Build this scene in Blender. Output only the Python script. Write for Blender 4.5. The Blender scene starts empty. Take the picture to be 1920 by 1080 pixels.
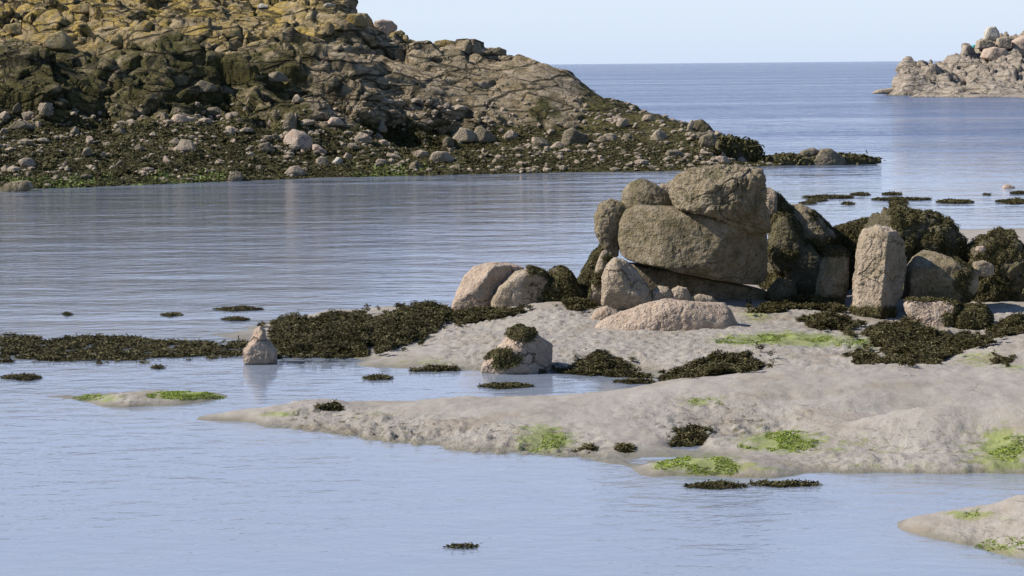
import bpy, math, random
import numpy as np
from mathutils import Vector, Matrix
from mathutils.bvhtree import BVHTree
random.seed(7); RNG = np.random.default_rng(7)
D2R = math.radians

# ---------------------------------------------------------------- camera
CAMZ, FPX, PITCH, ROLL = 5.0, 4500.0, math.atan(419.5/4500.0), D2R(0.52)
scene = bpy.context.scene
fw = np.array([0, math.cos(PITCH), -math.sin(PITCH)])
up0 = np.array([0, math.sin(PITCH), math.cos(PITCH)]); rt0 = np.array([1., 0, 0])
rt = rt0*math.cos(ROLL) - up0*math.sin(ROLL)
up = up0*math.cos(ROLL) + rt0*math.sin(ROLL)
cam = bpy.data.cameras.new('camera'); camo = bpy.data.objects.new('camera', cam)
scene.collection.objects.link(camo); scene.camera = camo
camo.matrix_world = Matrix(((rt[0], up[0], -fw[0], 0), (rt[1], up[1], -fw[1], 0), (rt[2], up[2], -fw[2], CAMZ), (0, 0, 0, 1)))
cam.sensor_width = 36; cam.lens = 36*FPX/1920; cam.clip_start = 0.5; cam.clip_end = 60000

# ---------------------------------------------------------------- sky, sun, exposure
SUN_EL, SUN_V = D2R(40), np.array([-0.99, -0.09])
az = math.atan2(SUN_V[0], SUN_V[1])          # clockwise from +Y
w = bpy.data.worlds.new("World"); scene.world = w; w.use_nodes = True
nt = w.node_tree; nt.nodes.clear()
sky = nt.nodes.new('ShaderNodeTexSky'); sky.sky_type = 'NISHITA'; sky.sun_disc = False
sky.sun_elevation = SUN_EL; sky.sun_rotation = az
sky.air_density = 1.0; sky.dust_density = 0.0; sky.ozone_density = 6.0; sky.altitude = 0
bg = nt.nodes.new('ShaderNodeBackground'); bg.inputs['Strength'].default_value = 0.085
wo = nt.nodes.new('ShaderNodeOutputWorld')
# pale summer haze low over the sea, thinning out towards the blue overhead
tc = nt.nodes.new('ShaderNodeTexCoord'); sx = nt.nodes.new('ShaderNodeSeparateXYZ'); nt.links.new(tc.outputs['Generated'], sx.inputs[0])
rp = nt.nodes.new('ShaderNodeMapRange'); rp.interpolation_type = 'SMOOTHSTEP'
for k_, v_ in ((1, .24), (2, .62), (3, 1.0), (4, .08)): rp.inputs[k_].default_value = v_
hz = nt.nodes.new('ShaderNodeValToRGB'); hz.color_ramp.elements[0].color = (.68, .785, .97, 1); hz.color_ramp.elements[1].color = (.52, .64, 1.0, 1); hz.color_ramp.elements[1].position = .35
hz.color_ramp.elements.new(.022).color = (.74, .85, .98, 1); hz.color_ramp.elements.new(.09).color = (.64, .75, 1.0, 1)
sc10 = nt.nodes.new('ShaderNodeVectorMath'); sc10.operation = 'SCALE'; sc10.inputs['Scale'].default_value = 10.0/2**.45/.85*.98
mxs = nt.nodes.new('ShaderNodeMix'); mxs.data_type = 'RGBA'
nt.links.new(sx.outputs[2], rp.inputs[0]); nt.links.new(sx.outputs[2], hz.inputs[0]); nt.links.new(hz.outputs[0], sc10.inputs[0])
# invented falloff: haze thinned behind the camera to cut fill on faces towards it
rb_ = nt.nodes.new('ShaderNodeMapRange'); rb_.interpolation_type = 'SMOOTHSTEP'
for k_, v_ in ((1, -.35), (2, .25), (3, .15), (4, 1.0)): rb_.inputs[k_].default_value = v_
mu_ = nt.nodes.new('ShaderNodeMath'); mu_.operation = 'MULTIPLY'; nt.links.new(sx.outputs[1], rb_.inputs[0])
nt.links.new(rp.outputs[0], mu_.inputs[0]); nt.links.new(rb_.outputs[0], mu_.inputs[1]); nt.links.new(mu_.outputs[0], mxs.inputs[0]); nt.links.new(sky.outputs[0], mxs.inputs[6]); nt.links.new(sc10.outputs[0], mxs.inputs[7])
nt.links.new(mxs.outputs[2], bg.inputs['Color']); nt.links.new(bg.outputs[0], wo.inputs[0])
sl = bpy.data.lights.new('sun', 'SUN'); sl.energy = 5.0; sl.angle = D2R(0.5); sl.color = (1, 0.93, 0.83)
so = bpy.data.objects.new('sun', sl); scene.collection.objects.link(so)
sdir = Vector((SUN_V[0]*math.cos(SUN_EL), SUN_V[1]*math.cos(SUN_EL), math.sin(SUN_EL)))
so.rotation_euler = sdir.to_track_quat('Z', 'Y').to_euler()
scene.view_settings.view_transform = 'Standard'; scene.view_settings.look = 'None'
scene.view_settings.exposure = 0.45; scene.view_settings.gamma = 1
scene.cycles.max_bounces = 6; scene.cycles.transparent_max_bounces = 8
scene.cycles.caustics_reflective = False; scene.cycles.caustics_refractive = False

# ---------------------------------------------------------------- pixel <-> world while laying the place out
def ray(px, py):
    v = fw + rt*(px-960)/FPX + up*(540-py)/FPX
    return v
def at_y(px, py, y):                 # point of that sight line at distance y in front of the camera
    v = ray(px, py); t = y/v[1]
    return np.array([v[0]*t, y, CAMZ+v[2]*t])
def at_z(px, py, z=0.):
    v = ray(px, py); t = (z-CAMZ)/v[2]
    return np.array([v[0]*t, v[1]*t, z])
def project(P):
    q = np.asarray(P) - np.array([0, 0, CAMZ])
    dd = q@fw
    return 960+FPX*(q@rt)/dd, 540-FPX*(q@up)/dd

# ---------------------------------------------------------------- numpy noise
def _h(ix, iy, iz, s):
    x = (ix.astype(np.uint32)*np.uint32(374761393) + iy.astype(np.uint32)*np.uint32(668265263)
         + iz.astype(np.uint32)*np.uint32(2147483647) + np.uint32((s*974634777+12345) & 0xffffffff))
    x ^= x >> np.uint32(13); x *= np.uint32(1274126177); x ^= x >> np.uint32(16)
    x *= np.uint32(2246822519); x ^= x >> np.uint32(13)
    return x
G = np.random.default_rng(3).normal(size=(256, 3)).astype(np.float32); G /= np.linalg.norm(G, axis=1)[:, None]
def noise(P, s=0):
    P = np.asarray(P, dtype=np.float64); i = np.floor(P).astype(np.int64); f = (P-i).astype(np.float32)
    u = f*f*f*(f*(f*6-15)+10); r = np.zeros(len(P), np.float32)
    for a in (0, 1):
        for b in (0, 1):
            for c in (0, 1):
                g = G[_h(i[:, 0]+a, i[:, 1]+b, i[:, 2]+c, s) & np.uint32(255)]
                d = g[:, 0]*(f[:, 0]-a)+g[:, 1]*(f[:, 1]-b)+g[:, 2]*(f[:, 2]-c)
                r += d*(u[:, 0] if a else 1-u[:, 0])*(u[:, 1] if b else 1-u[:, 1])*(u[:, 2] if c else 1-u[:, 2])
    return r*1.6
def fbm(P, s=0, o=4, gain=.5, lac=2.03):
    r = 0; a = 1.; P = np.asarray(P, float)
    for k in range(o):
        r = r + a*noise(P, s+k*17); P = P*lac + 3.1; a *= gain
    return r
def cells(P, s=0):
    """nearest cell: vector to its centre, its random numbers, and the distance to the border"""
    i = np.floor(P).astype(np.int64); f = P-i
    d1 = np.full(len(P), 9.); d2 = np.full(len(P), 9.); v1 = np.zeros((len(P), 3)); id1 = np.zeros(len(P), np.uint32)
    for a in (-1, 0, 1):
        for b in (-1, 0, 1):
            for c in (-1, 0, 1):
                h = _h(i[:, 0]+a, i[:, 1]+b, i[:, 2]+c, s)
                o = np.stack([(h & np.uint32(1023))/1023., ((h >> np.uint32(10)) & np.uint32(1023))/1023., ((h >> np.uint32(20)) & np.uint32(1023))/1023.], 1)
                v = f - (np.array([a, b, c]) + o); d = np.sqrt((v*v).sum(1))
                m = d < d1
                d2 = np.where(m, d1, np.minimum(d2, d)); d1 = np.where(m, d, d1)
                v1[m] = v[m]; id1[m] = h[m]
    id1 = _h(id1, id1, id1, 5)
    rnd = np.stack([(id1 & np.uint32(1023))/511.5-1, ((id1 >> np.uint32(10)) & np.uint32(1023))/511.5-1, ((id1 >> np.uint32(20)) & np.uint32(1023))/511.5-1], 1)
    return v1, rnd, d2-d1
def blocks(P, s, tilt=.6, step=.5, cw=.07):
    """height of a surface broken into tilted blocks with cracks between them"""
    v, r, b = cells(P, s)
    return step*r[:, 0] + tilt*(v[:, 0]*r[:, 1]+v[:, 2]*r[:, 2]+v[:, 1]*r[:, 0]) - .35*np.exp(-(b/cw)**2)
def sstep(a, b, x):
    t = np.clip((x-a)/(b-a), 0, 1); return t*t*(3-2*t)
def in_poly(px, py, poly):
    r = np.zeros(len(px), bool); n = len(poly)
    for k in range(n):
        x1, y1 = poly[k]; x2, y2 = poly[(k+1) % n]
        if y1 == y2: continue
        c = (y1 > py) != (y2 > py)
        r ^= c & (px < (x2-x1)*(py-y1)/(y2-y1)+x1)
    return r

# ---------------------------------------------------------------- objects
def mesh_obj(name, V, F, mat, smooth=True, parent=None, attrs=None, origin=None):
    V = np.asarray(V, np.float32); F = np.asarray(F, np.int32)
    if origin is None: origin = np.zeros(3)
    me = bpy.data.meshes.new(name)
    me.vertices.add(len(V)); me.vertices.foreach_set('co', (V-np.asarray(origin, np.float32)).astype(np.float32).ravel())
    k = F.shape[1]
    me.loops.add(F.size); me.loops.foreach_set('vertex_index', F.ravel())
    me.polygons.add(len(F)); me.polygons.foreach_set('loop_start', np.arange(0, F.size, k, dtype=np.int32))
    me.polygons.foreach_set('loop_total', np.full(len(F), k, np.int32))
    me.polygons.foreach_set('use_smooth', np.full(len(F), smooth))
    me.update(calc_edges=True); me.validate()
    for n, a in (attrs or {}).items():
        at = me.attributes.new(n, 'FLOAT', 'POINT'); at.data.foreach_set('value', np.asarray(a, np.float32))
    me.materials.append(mat)
    o = bpy.data.objects.new(name, me); scene.collection.objects.link(o)
    o.location = origin
    if parent is not None:
        o.parent = parent; o.location = Vector(origin)-parent.location
    return o
def tag(o, label=None, cat=None, group=None, kind=None):
    if label: o['label'] = label
    if cat: o['category'] = cat
    if group: o['group'] = group
    if kind: o['kind'] = kind
    return o
_ico = {}
def ico(n):
    if n in _ico: return _ico[n]
    import bmesh
    bm = bmesh.new(); bmesh.ops.create_icosphere(bm, subdivisions=n, radius=1)
    V = np.array([v.co[:] for v in bm.verts]); F = np.array([[v.index for v in f.verts] for f in bm.faces]); bm.free()
    V /= np.linalg.norm(V, axis=1)[:, None]
    _ico[n] = (V, F); return _ico[n]

# ---------------------------------------------------------------- materials
class NB:
    def __init__(s, name):
        s.m = bpy.data.materials.new(name); s.m.use_nodes = True; s.t = s.m.node_tree; s.t.nodes.clear()
        s.out = s.n('ShaderNodeOutputMaterial')
    def n(s, t, **k):
        x = s.t.nodes.new(t)
        for a, b in k.items(): setattr(x, a, b)
        return x
    def l(s, a, b): s.t.links.new(a, b)
    def co(s, world=False):
        if world: return s.n('ShaderNodeNewGeometry').outputs['Position']
        return s.n('ShaderNodeTexCoord').outputs['Object']
    def mapping(s, v, scale=(1, 1, 1), rot=(0, 0, 0)):
        m = s.n('ShaderNodeMapping'); m.inputs['Scale'].default_value = scale; m.inputs['Rotation'].default_value = rot
        s.l(v, m.inputs['Vector']); return m.outputs[0]
    def noise(s, v, scale, detail=5, rough=.55, dist=0):
        x = s.n('ShaderNodeTexNoise'); x.inputs['Scale'].default_value = scale; x.inputs['Detail'].default_value = detail
        x.inputs['Roughness'].default_value = rough; x.inputs['Distortion'].default_value = dist; s.l(v, x.inputs['Vector']); return x.outputs['Fac']
    def voro(s, v, scale, feature='F1'):
        x = s.n('ShaderNodeTexVoronoi'); x.feature = feature; x.inputs['Scale'].default_value = scale; s.l(v, x.inputs['Vector']); return x.outputs['Distance']
    def ramp(s, f, stops):
        x = s.n('ShaderNodeValToRGB'); e = x.color_ramp.elements
        while len(e) < len(stops): e.new(.5)
        for k, (p, c) in enumerate(stops):
            e[k].position = p; e[k].color = (c[0], c[1], c[2], 1) if hasattr(c, '__len__') else (c, c, c, 1)
        s.l(f, x.inputs[0]); return x.outputs[0]
    def mix(s, f, a, b, mode='MIX'):
        x = s.n('ShaderNodeMix'); x.data_type = 'RGBA'; x.blend_type = mode
        for inp, v in ((0, f), (6, a), (7, b)):
            if isinstance(v, (int, float)): x.inputs[inp].default_value = v
            elif isinstance(v, tuple): x.inputs[inp].default_value = (*v, 1)
            else: s.l(v, x.inputs[inp])
        return x.outputs[2]
    def math(s, op, a, b=0.):
        x = s.n('ShaderNodeMath', operation=op)
        for i, v in ((0, a), (1, b)):
            if isinstance(v, (int, float)): x.inputs[i].default_value = v
            else: s.l(v, x.inputs[i])
        return x.outputs[0]
    def attr(s, n):
        x = s.n('ShaderNodeAttribute'); x.attribute_name = n; return x.outputs['Fac']
    def bump(s, h, strength, dist, nrm=None):
        x = s.n('ShaderNodeBump'); x.inputs['Strength'].default_value = strength; x.inputs['Distance'].default_value = dist
        s.l(h, x.inputs['Height'])
        if nrm: s.l(nrm, x.inputs['Normal'])
        return x.outputs[0]
    def finish(s, col, rough=.85, nrm=None, spec=.3):
        b = s.n('ShaderNodeBsdfPrincipled')
        for k, v in (('Base Color', col), ('Roughness', rough), ('Specular IOR Level', spec)):
            if isinstance(v, (int, float)): b.inputs[k].default_value = v
            elif isinstance(v, tuple): b.inputs[k].default_value = (*v, 1)
            else: s.l(v, b.inputs[k])
        if nrm: s.l(nrm, b.inputs['Normal'])
        s.l(b.outputs[0], s.out.inputs[0]); return s.m

def rock_mat(name, c1, c2, c3, scale=1.0, algae=.35, lich=0.):
    b = NB(name); v = b.co(); ob = b.n('ShaderNodeObjectInfo').outputs['Random']
    add = b.n('ShaderNodeVectorMath', operation='ADD'); b.l(v, add.inputs[0])
    cmb = b.n('ShaderNodeCombineXYZ'); b.l(b.math('MULTIPLY', ob, 37.), cmb.inputs[0]); b.l(cmb.outputs[0], add.inputs[1]); v = add.outputs[0]
    big = b.noise(v, 1.1*scale, 6, .6); fine = b.noise(v, 14*scale, 8, .65); mid = b.noise(v, 4*scale, 6, .6)
    col = b.mix(b.ramp(big, [(.35, 0), (.65, 1)]), c1, c2)
    col = b.mix(b.ramp(mid, [(.48, 0), (.72, .8)]), col, c3)
    dv = b.n('ShaderNodeVectorMath', operation='ADD'); dn = b.n('ShaderNodeTexNoise'); dn.inputs['Scale'].default_value = 1.2*scale; dn.inputs['Detail'].default_value = 6; b.l(v, dn.inputs['Vector']); b.l(v, dv.inputs[0]); b.l(dn.outputs['Color'], dv.inputs[1])
    ed = b.voro(b.mapping(dv.outputs[0], (1, 1, 1.4), (.2, .5, .1)), .8*scale, 'DISTANCE_TO_EDGE')
    ck = b.math('MULTIPLY', b.ramp(ed, [(.003, 1), (.013, 0)]), b.ramp(b.noise(v, .9*scale, 3), [(.50, 0), (.62, .75)]))
    # greenish film in irregular stains
    col = b.mix(b.math('MULTIPLY', b.ramp(b.noise(v, 2.3*scale, 8, .68), [(.46, 0), (.58, 1)]), algae), col, (.085, .075, .025))
    if lich: col = b.mix(b.math('MULTIPLY', b.ramp(b.noise(v, 1.7*scale, 7, .65), [(.5, 0), (.62, 1)]), lich), col, (.30, .19, .035))
    col = b.mix(b.ramp(fine, [(.3, .55), (.6, 0)]), col, b.mix(.6, col, (.05, .04, .03)))
    col = b.mix(b.ramp(b.noise(v, 30*scale, 6, .7), [(.52, 0), (.68, .55)]), col, b.mix(.5, col, (.62, .56, .48)))
    col = b.mix(ck, col, (.035, .028, .015))
    h = b.math('SUBTRACT', b.math('ADD', b.math('MULTIPLY', fine, .55), b.math('MULTIPLY', mid, .9)), b.math('MULTIPLY', ck, .5))
    n = b.bump(h, 1.0, .13/scale)
    p = b.voro(v, 17*scale); n = b.bump(b.ramp(p, [(.0, 0), (.4, 1)]), .6, .035/scale, n)
    return b.finish(col, .88, n, .25)
M_GRANITE = rock_mat('granite_grey_brown', (.20, .158, .092), (.285, .23, .155), (.41, .345, .26), 1.0, .65)
M_PINK = rock_mat('granite_pink', (.45, .335, .25), (.50, .385, .30), (.56, .47, .39), 1.1, .15)
M_TAN = rock_mat('granite_tan', (.36, .285, .20), (.43, .345, .26), (.52, .44, .35), 1.0, .3)
M_DARK = rock_mat('weathered_and_shaded_rock', (.075, .065, .03), (.12, .10, .06), (.19, .16, .11), 1.0, .7)  # weathered rock; in the hollow the dark tone also paints in shade
M_FARPALE = rock_mat('pale_shore_rock', (.36, .29, .21), (.43, .35, .27), (.28, .225, .16), .7, .15)
M_FARGREY = rock_mat('grey_shore_rock', (.20, .165, .115), (.27, .225, .165), (.15, .125, .08), .6, .45)
M_LICHEN = rock_mat('yellow_lichen_rock', (.33, .27, .15), (.36, .27, .11), (.30, .26, .2), .6, .3, .8)
M_WHITE = rock_mat('bird_limed_rock', (.55, .5, .42), (.62, .58, .5), (.4, .36, .28), .5, .1)

def mud_material():
    b = NB('grey_mud'); v = b.co(True)
    big = b.noise(v, .5, 5, .55); mid = b.noise(v, 3.5, 6, .6); fine = b.noise(v, 18, 7, .65)
    col = b.mix(b.ramp(big, [(.35, 0), (.65, 1)]), (.26, .233, .203), (.312, .283, .251))
    col = b.mix(b.ramp(mid, [(.4, .0), (.7, .5)]), col, (.35, .325, .295))
    col = b.mix(b.ramp(fine, [(.25, .5), (.5, 0)]), col, (.2, .17, .12))
    # film of green algae: attribute laid where patches grow, broken by noise
    alg = b.math('ADD', b.attr('algae'), b.math('MULTIPLY', b.math('SUBTRACT', b.noise(b.mapping(v, (.7, 1, 1)), 7, 9, .75), .5), 2.0))
    col = b.mix(b.ramp(alg, [(.40, 0), (.66, .82)]), col, b.mix(b.ramp(mid, [(.35, 0), (.65, 1)]), (.12, .155, .03), (.24, .28, .07)))
    ed = b.voro(b.mapping(v, (.8, 1.3, 1), (0, 0, .3)), 1.5, 'DISTANCE_TO_EDGE')
    ck = b.math('MULTIPLY', b.ramp(b.math('ADD', ed, b.math('MULTIPLY', b.noise(v, 5, 5), .08)), [(.035, 1), (.055, 0)]), b.ramp(b.noise(v, .7, 3), [(.45, 0), (.6, .6)]))
    col = b.mix(ck, col, (.13, .105, .07))
    spk = b.math('MULTIPLY', b.ramp(b.noise(b.mapping(v, (.7, 1, 1)), 9, 5, .6), [(.575, 0), (.64, 1)]), b.ramp(b.attr('crumb'), [(.05, 0), (.8, .9)]))
    col = b.mix(spk, col, (.085, .075, .035))
    wet = b.attr('wet')
    col = b.mix(b.math('MULTIPLY', wet, .75), col, b.mix(.5, (.12, .105, .075), (.16, .15, .09)))
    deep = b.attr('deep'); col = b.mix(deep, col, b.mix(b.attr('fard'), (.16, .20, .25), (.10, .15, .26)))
    col = b.mix(b.ramp(b.noise(b.mapping(v, (.6, 1, 1)), 1.3, 9, .68), [(.5, 0), (.66, .55)]), col, (.21, .165, .115))
    h = b.math('ADD', b.math('MULTIPLY', fine, .45), b.math('MULTIPLY', b.noise(b.mapping(v, (1, .6, 1)), 7, 7, .62), .8))
    rb = b.attr('crumb')
    n = b.n('ShaderNodeBump'); n.inputs['Distance'].default_value = .055; b.l(h, n.inputs['Height'])
    b.l(b.math('MULTIPLY', b.math('ADD', b.math('MULTIPLY', rb, .75), .3), b.math('SUBTRACT', 1., deep)), n.inputs['Strength'])
    ro = b.math('SUBTRACT', .8, b.math('MULTIPLY', wet, .35))
    return b.finish(col, ro, n.outputs[0], b.math('MULTIPLY', b.math('SUBTRACT', 1., deep), .35))
M_MUD = mud_material()

def headland_mat(name, top, low, pale, cks=1., ckw=1.):
    b = NB(name); v = b.co(True)
    big = b.noise(b.mapping(v, (1, 1, 2.2)), .22, 6, .6); mid = b.noise(b.mapping(v, (1, 1, 2.5)), 1.1, 8, .65); fine = b.noise(v, 4.5, 8, .7)
    col = b.mix(b.ramp(mid, [(.38, 0), (.62, 1)]), top, pale)
    lic = b.math('MULTIPLY', b.attr('lichen'), b.ramp(b.noise(b.mapping(v, (1, 1, 1.6)), .9, 8, .62), [(.42, .15), (.6, 1)]))
    col = b.mix(lic, col, b.mix(b.ramp(mid, [(.4, 0), (.6, 1)]), (.25, .18, .04), (.46, .32, .08)))
    w1 = b.math('ADD', b.attr('weed'), b.math('MULTIPLY', b.math('SUBTRACT', b.noise(v, .9, 9, .7), .5), 1.5))
    col = b.mix(b.ramp(w1, [(.4, 0), (.62, 1)]), col, b.mix(b.ramp(fine, [(.35, 0), (.68, 1)]), low, (low[0]*2.4, low[1]*2.3, low[2]*2.2)))
    col = b.mix(b.ramp(fine, [(.3, .6), (.5, 0)]), col, (.04, .038, .02))
    alg = b.math('ADD', b.attr('algae'), b.math('MULTIPLY', b.math('SUBTRACT', b.noise(v, 1.3, 8, .7), .5), 1.6))
    col = b.mix(b.ramp(alg, [(.5, 0), (.8, .9)]), col, (.20, .27, .06))
    dv = b.n('ShaderNodeVectorMath', operation='ADD'); dn = b.n('ShaderNodeTexNoise'); dn.inputs['Scale'].default_value = .35; dn.inputs['Detail'].default_value = 7; b.l(v, dn.inputs['Vector']); b.l(v, dv.inputs[0]); b.l(dn.outputs['Color'], dv.inputs[1])
    e1 = b.voro(b.mapping(dv.outputs[0], (.42, .8, 1.5), (.1, -.3, .1)), .55*cks, 'DISTANCE_TO_EDGE'); e2 = b.voro(b.mapping(dv.outputs[0], (.6, .8, 1.3), (.1, -.35, .3)), 1.5*cks, 'DISTANCE_TO_EDGE')
    ck = b.math('MAXIMUM', b.ramp(e1, [(.012, .9), (.05, 0)]), b.math('MULTIPLY', b.ramp(e2, [(.01, .8), (.06, 0)]), b.ramp(big, [(.4, 0), (.6, 1)])))
    ck = b.math('MULTIPLY', ck, ckw)
    col = b.mix(ck, col, (.035, .03, .014))
    n = b.bump(mid, .9, .3); n = b.bump(fine, .9, .14, n); n = b.bump(b.math('SUBTRACT', 1., ck), .8, .25, n)
    return b.finish(col, .88, n, .25)
M_HEAD = headland_mat('headland_rock', (.18, .138, .075), (.044, .040, .012), (.385, .31, .215))
M_ISLE = headland_mat('islet_rock', (.25, .21, .165), (.09, .08, .06), (.40, .34, .28), .8, .55)

def weed_mat(name, dark, midc, light, gloss=.45):
    b = NB(name); v = b.co(); f = b.attr('var')
    col = b.ramp(f, [(0, dark), (.55, midc), (.95, light)])
    col = b.mix(b.ramp(b.noise(v, 3, 5), [(.35, 0), (.65, .6)]), col, dark)
    return b.finish(col, max(gloss, .65), None, .18)
M_WEED = weed_mat('brown_seaweed', (.026, .022, .006), (.082, .070, .022), (.24, .215, .11))
M_WEEDG = weed_mat('green_algae', (.10, .14, .015), (.25, .33, .04), (.45, .52, .14), .6)
M_WEEDF = weed_mat('far_seaweed', (.036, .032, .010), (.078, .070, .023), (.18, .165, .085), .6)

def water_mat():
    b = NB('sea_water'); v = b.co(True)
    # ripples: wind-driven, crests running roughly across the view; calmer lanes and rougher patches
    s1 = b.noise(b.mapping(v, (.55, 1.0, 1), (0, 0, .25)), 3.2, 4, .55, .4)
    s2 = b.noise(b.mapping(v, (.8, 1.0, 1), (0, 0, -.12)), .8, 5, .6, .3)
    s3 = b.noise(b.mapping(v, (.8, 1.0, 1), (0, 0, .05)), .16, 5, .6)
    lane = b.ramp(b.noise(b.mapping(v, (.18, 1.0, 1), (0, 0, .04)), .05, 5, .6, .5), [(.38, .25), (.62, 1)])
    calm = b.math('MULTIPLY', lane, 1.)
    y = b.n('ShaderNodeSeparateXYZ'); b.l(v, y.inputs[0])
    far = b.n('ShaderNodeMapRange'); far.inputs[1].default_value = 95; far.inputs[2].default_value = 170
    far.inputs[3].default_value = .0; far.inputs[4].default_value = 1.; b.l(y.outputs[1], far.inputs[0])
    h = b.math('ADD', b.math('MULTIPLY', s1, .02), b.math('MULTIPLY', s2, .033))
    h = b.math('MULTIPLY', h, b.math('ADD', b.math('MULTIPLY', calm, .9), b.math('MULTIPLY', far.outputs[0], 1.2)))
    s4 = b.noise(b.mapping(v, (.42, 1.0, 1), (0, 0, .03)), .5, 4, .6, .2)
    cv = b.n('ShaderNodeMapRange'); cv.inputs[1].default_value = 38; cv.inputs[2].default_value = 75; cv.inputs[3].default_value = 0.; cv.inputs[4].default_value = .10; b.l(y.outputs[1], cv.inputs[0])
    h = b.math('ADD', h, b.math('MULTIPLY', s4, cv.outputs[0]))
    band = b.ramp(b.noise(b.mapping(v, (.10, 1.0, 1), (0, 0, .02)), .028, 6, .65, .3), [(.36, .15), (.62, 1)])
    h = b.math('ADD', h, b.math('MULTIPLY', b.math('MULTIPLY', b.math('ADD', b.math('MULTIPLY', s3, 3.0), b.math('MULTIPLY', s2, .35)), far.outputs[0]), band))
    n = b.bump(h, 1.0, 1.0)
    fr = b.n('ShaderNodeFresnel'); bf = b.n('ShaderNodeNewGeometry').outputs['Backfacing']; b.l(b.math('SUBTRACT', 1.33, b.math('MULTIPLY', bf, 1.33-1/1.33)), fr.inputs[0]); b.l(n, fr.inputs['Normal'])
    g = b.n('ShaderNodeBsdfGlossy'); g.inputs['Roughness'].default_value = .07; g.inputs['Color'].default_value = (1, 1, 1, 1); b.l(n, g.inputs['Normal'])
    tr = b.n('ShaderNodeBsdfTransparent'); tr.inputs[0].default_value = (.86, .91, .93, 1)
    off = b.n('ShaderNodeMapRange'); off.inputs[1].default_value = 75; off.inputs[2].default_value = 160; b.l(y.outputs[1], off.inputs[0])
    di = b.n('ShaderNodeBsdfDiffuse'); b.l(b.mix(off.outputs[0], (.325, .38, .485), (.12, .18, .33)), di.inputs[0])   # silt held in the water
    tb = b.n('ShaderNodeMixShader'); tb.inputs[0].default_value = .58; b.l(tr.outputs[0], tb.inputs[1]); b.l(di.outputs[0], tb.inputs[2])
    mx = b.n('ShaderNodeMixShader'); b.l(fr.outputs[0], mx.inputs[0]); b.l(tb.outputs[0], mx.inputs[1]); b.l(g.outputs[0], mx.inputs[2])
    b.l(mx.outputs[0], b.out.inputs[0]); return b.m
M_WATER = water_mat()
b_ = NB('deep_seabed'); M_BED = b_.finish((.10, .15, .26), .9, None, .1)

# ---------------------------------------------------------------- sea and seabed
def sheet(name, z, mat, y0=-40, y1=30000, hw=16000):
    V = [(-hw, y0, z), (hw, y0, z), (hw, y1, z), (-hw, y1, z)]
    o = mesh_obj(name, V, [[0, 1, 2, 3]], mat); return tag(o, kind='structure')
tag(sheet('sea_water', 0, M_WATER), 'pale blue sea with light ripples filling the cove')
tag(sheet('seabed', -1.6, M_BED), 'dark seabed under the water')

def mq_fit(pts, c=.6):
    P = np.array(pts, float); A = np.sqrt(((P[:, None, :2]-P[None, :, :2])**2).sum(2)+c*c)
    n = len(P); K = np.zeros((n+1, n+1)); K[:n, :n] = A-np.eye(n)*.02; K[:n, n] = 1; K[n, :n] = 1
    wv = np.linalg.solve(K, np.append(P[:, 2], 0))
    def f(x, y):
        out = np.empty(len(x))
        for k in range(0, len(x), 20000):
            a = np.sqrt((x[k:k+20000, None]-P[None, :, 0])**2+(y[k:k+20000, None]-P[None, :, 1])**2+c*c)
            out[k:k+20000] = a@wv[:-1]+wv[-1]
        return out
    return f
def grid_mesh(xs, ys):
    nx, ny = len(xs), len(ys); X, Y = np.meshgrid(xs, ys)
    i = (np.arange(ny-1)[:, None]*nx+np.arange(nx-1)[None, :]).ravel()
    return X.ravel(), Y.ravel(), np.stack([i, i+1, i+nx+1, i+nx], 1)

# ---------------------------------------------------------------- mudflat: control points (px, py, distance)
C = []
def cp(px, py, d=None, z=None):
    p = at_y(px, py, d) if d is not None else at_z(px, py, z)
    C.append(tuple(p))
    if px == 1920:
        q = at_y(2200, py-2.5, d) if d is not None else at_z(2200, py-2.5, z); C.append(tuple(q)); 
    if px == 0:
        q = at_y(-300, py+2.5, d) if d is not None else at_z(-300, py+2.5, z); C.append(tuple(q))
    return p
def behind(px, py, d, dy, z2):
    p = cp(px, py, d=d); C.append((p[0], p[1]+dy, z2))
SHORE_AB = [(385, 779), (440, 790), (520, 803), (600, 812), (700, 826), (800, 838), (900, 849), (1000, 856), (1090, 861), (1150, 870), (1200, 889), (1300, 892), (1390, 893), (1500, 888), (1620, 887), (1760, 888), (1920, 890)]
for x, y in SHORE_AB:
    cp(x, y, z=0)
    if x < 1700: cp(x, y+28, z=-.10)
for x in (400, 600, 800, 1000, 1200, 1400, 1560): cp(x, 950, z=-.26)
for x in (0, 300, 600, 900, 1200, 1500): cp(x, 1075, z=-.6); cp(x, 1150, z=-.7)
for x in (0, 200, 400): cp(x, 860, z=-.45)
for x in (0, 120, 250): cp(x, 800, z=-.25)
# crest of the long bank
for x, y, d in ((450, 772, 33.9), (560, 752, 34.6), (625, 751, 34.9)): behind(x, y, d, 1.0, -.12)
for x, y, d in ((700, 760, 34.4), (757, 753, 34.6), (857, 744, 34.4), (940, 743, 34.3), (1007, 743, 34.1), (1140, 733, 34.3), (1240, 717, 34.9), (1320, 707, 35.1)): behind(x, y, d, 1.7, -.12)
for x, y, d in ((1420, 694, 35.3), (1560, 686, 35.5), (1700, 683, 35.5), (1920, 684, 35.4)): behind(x, y, d, 1.4, .12)
for x, y, d in ((757, 790, 32.7), (880, 795, 32.3), (1000, 800, 31.9), (1140, 800, 31.9), (1250, 775, 32.6), (1420, 758, 32.9), (1560, 745, 33.1), (1750, 730, 33.4)): cp(x, y, d)
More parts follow.
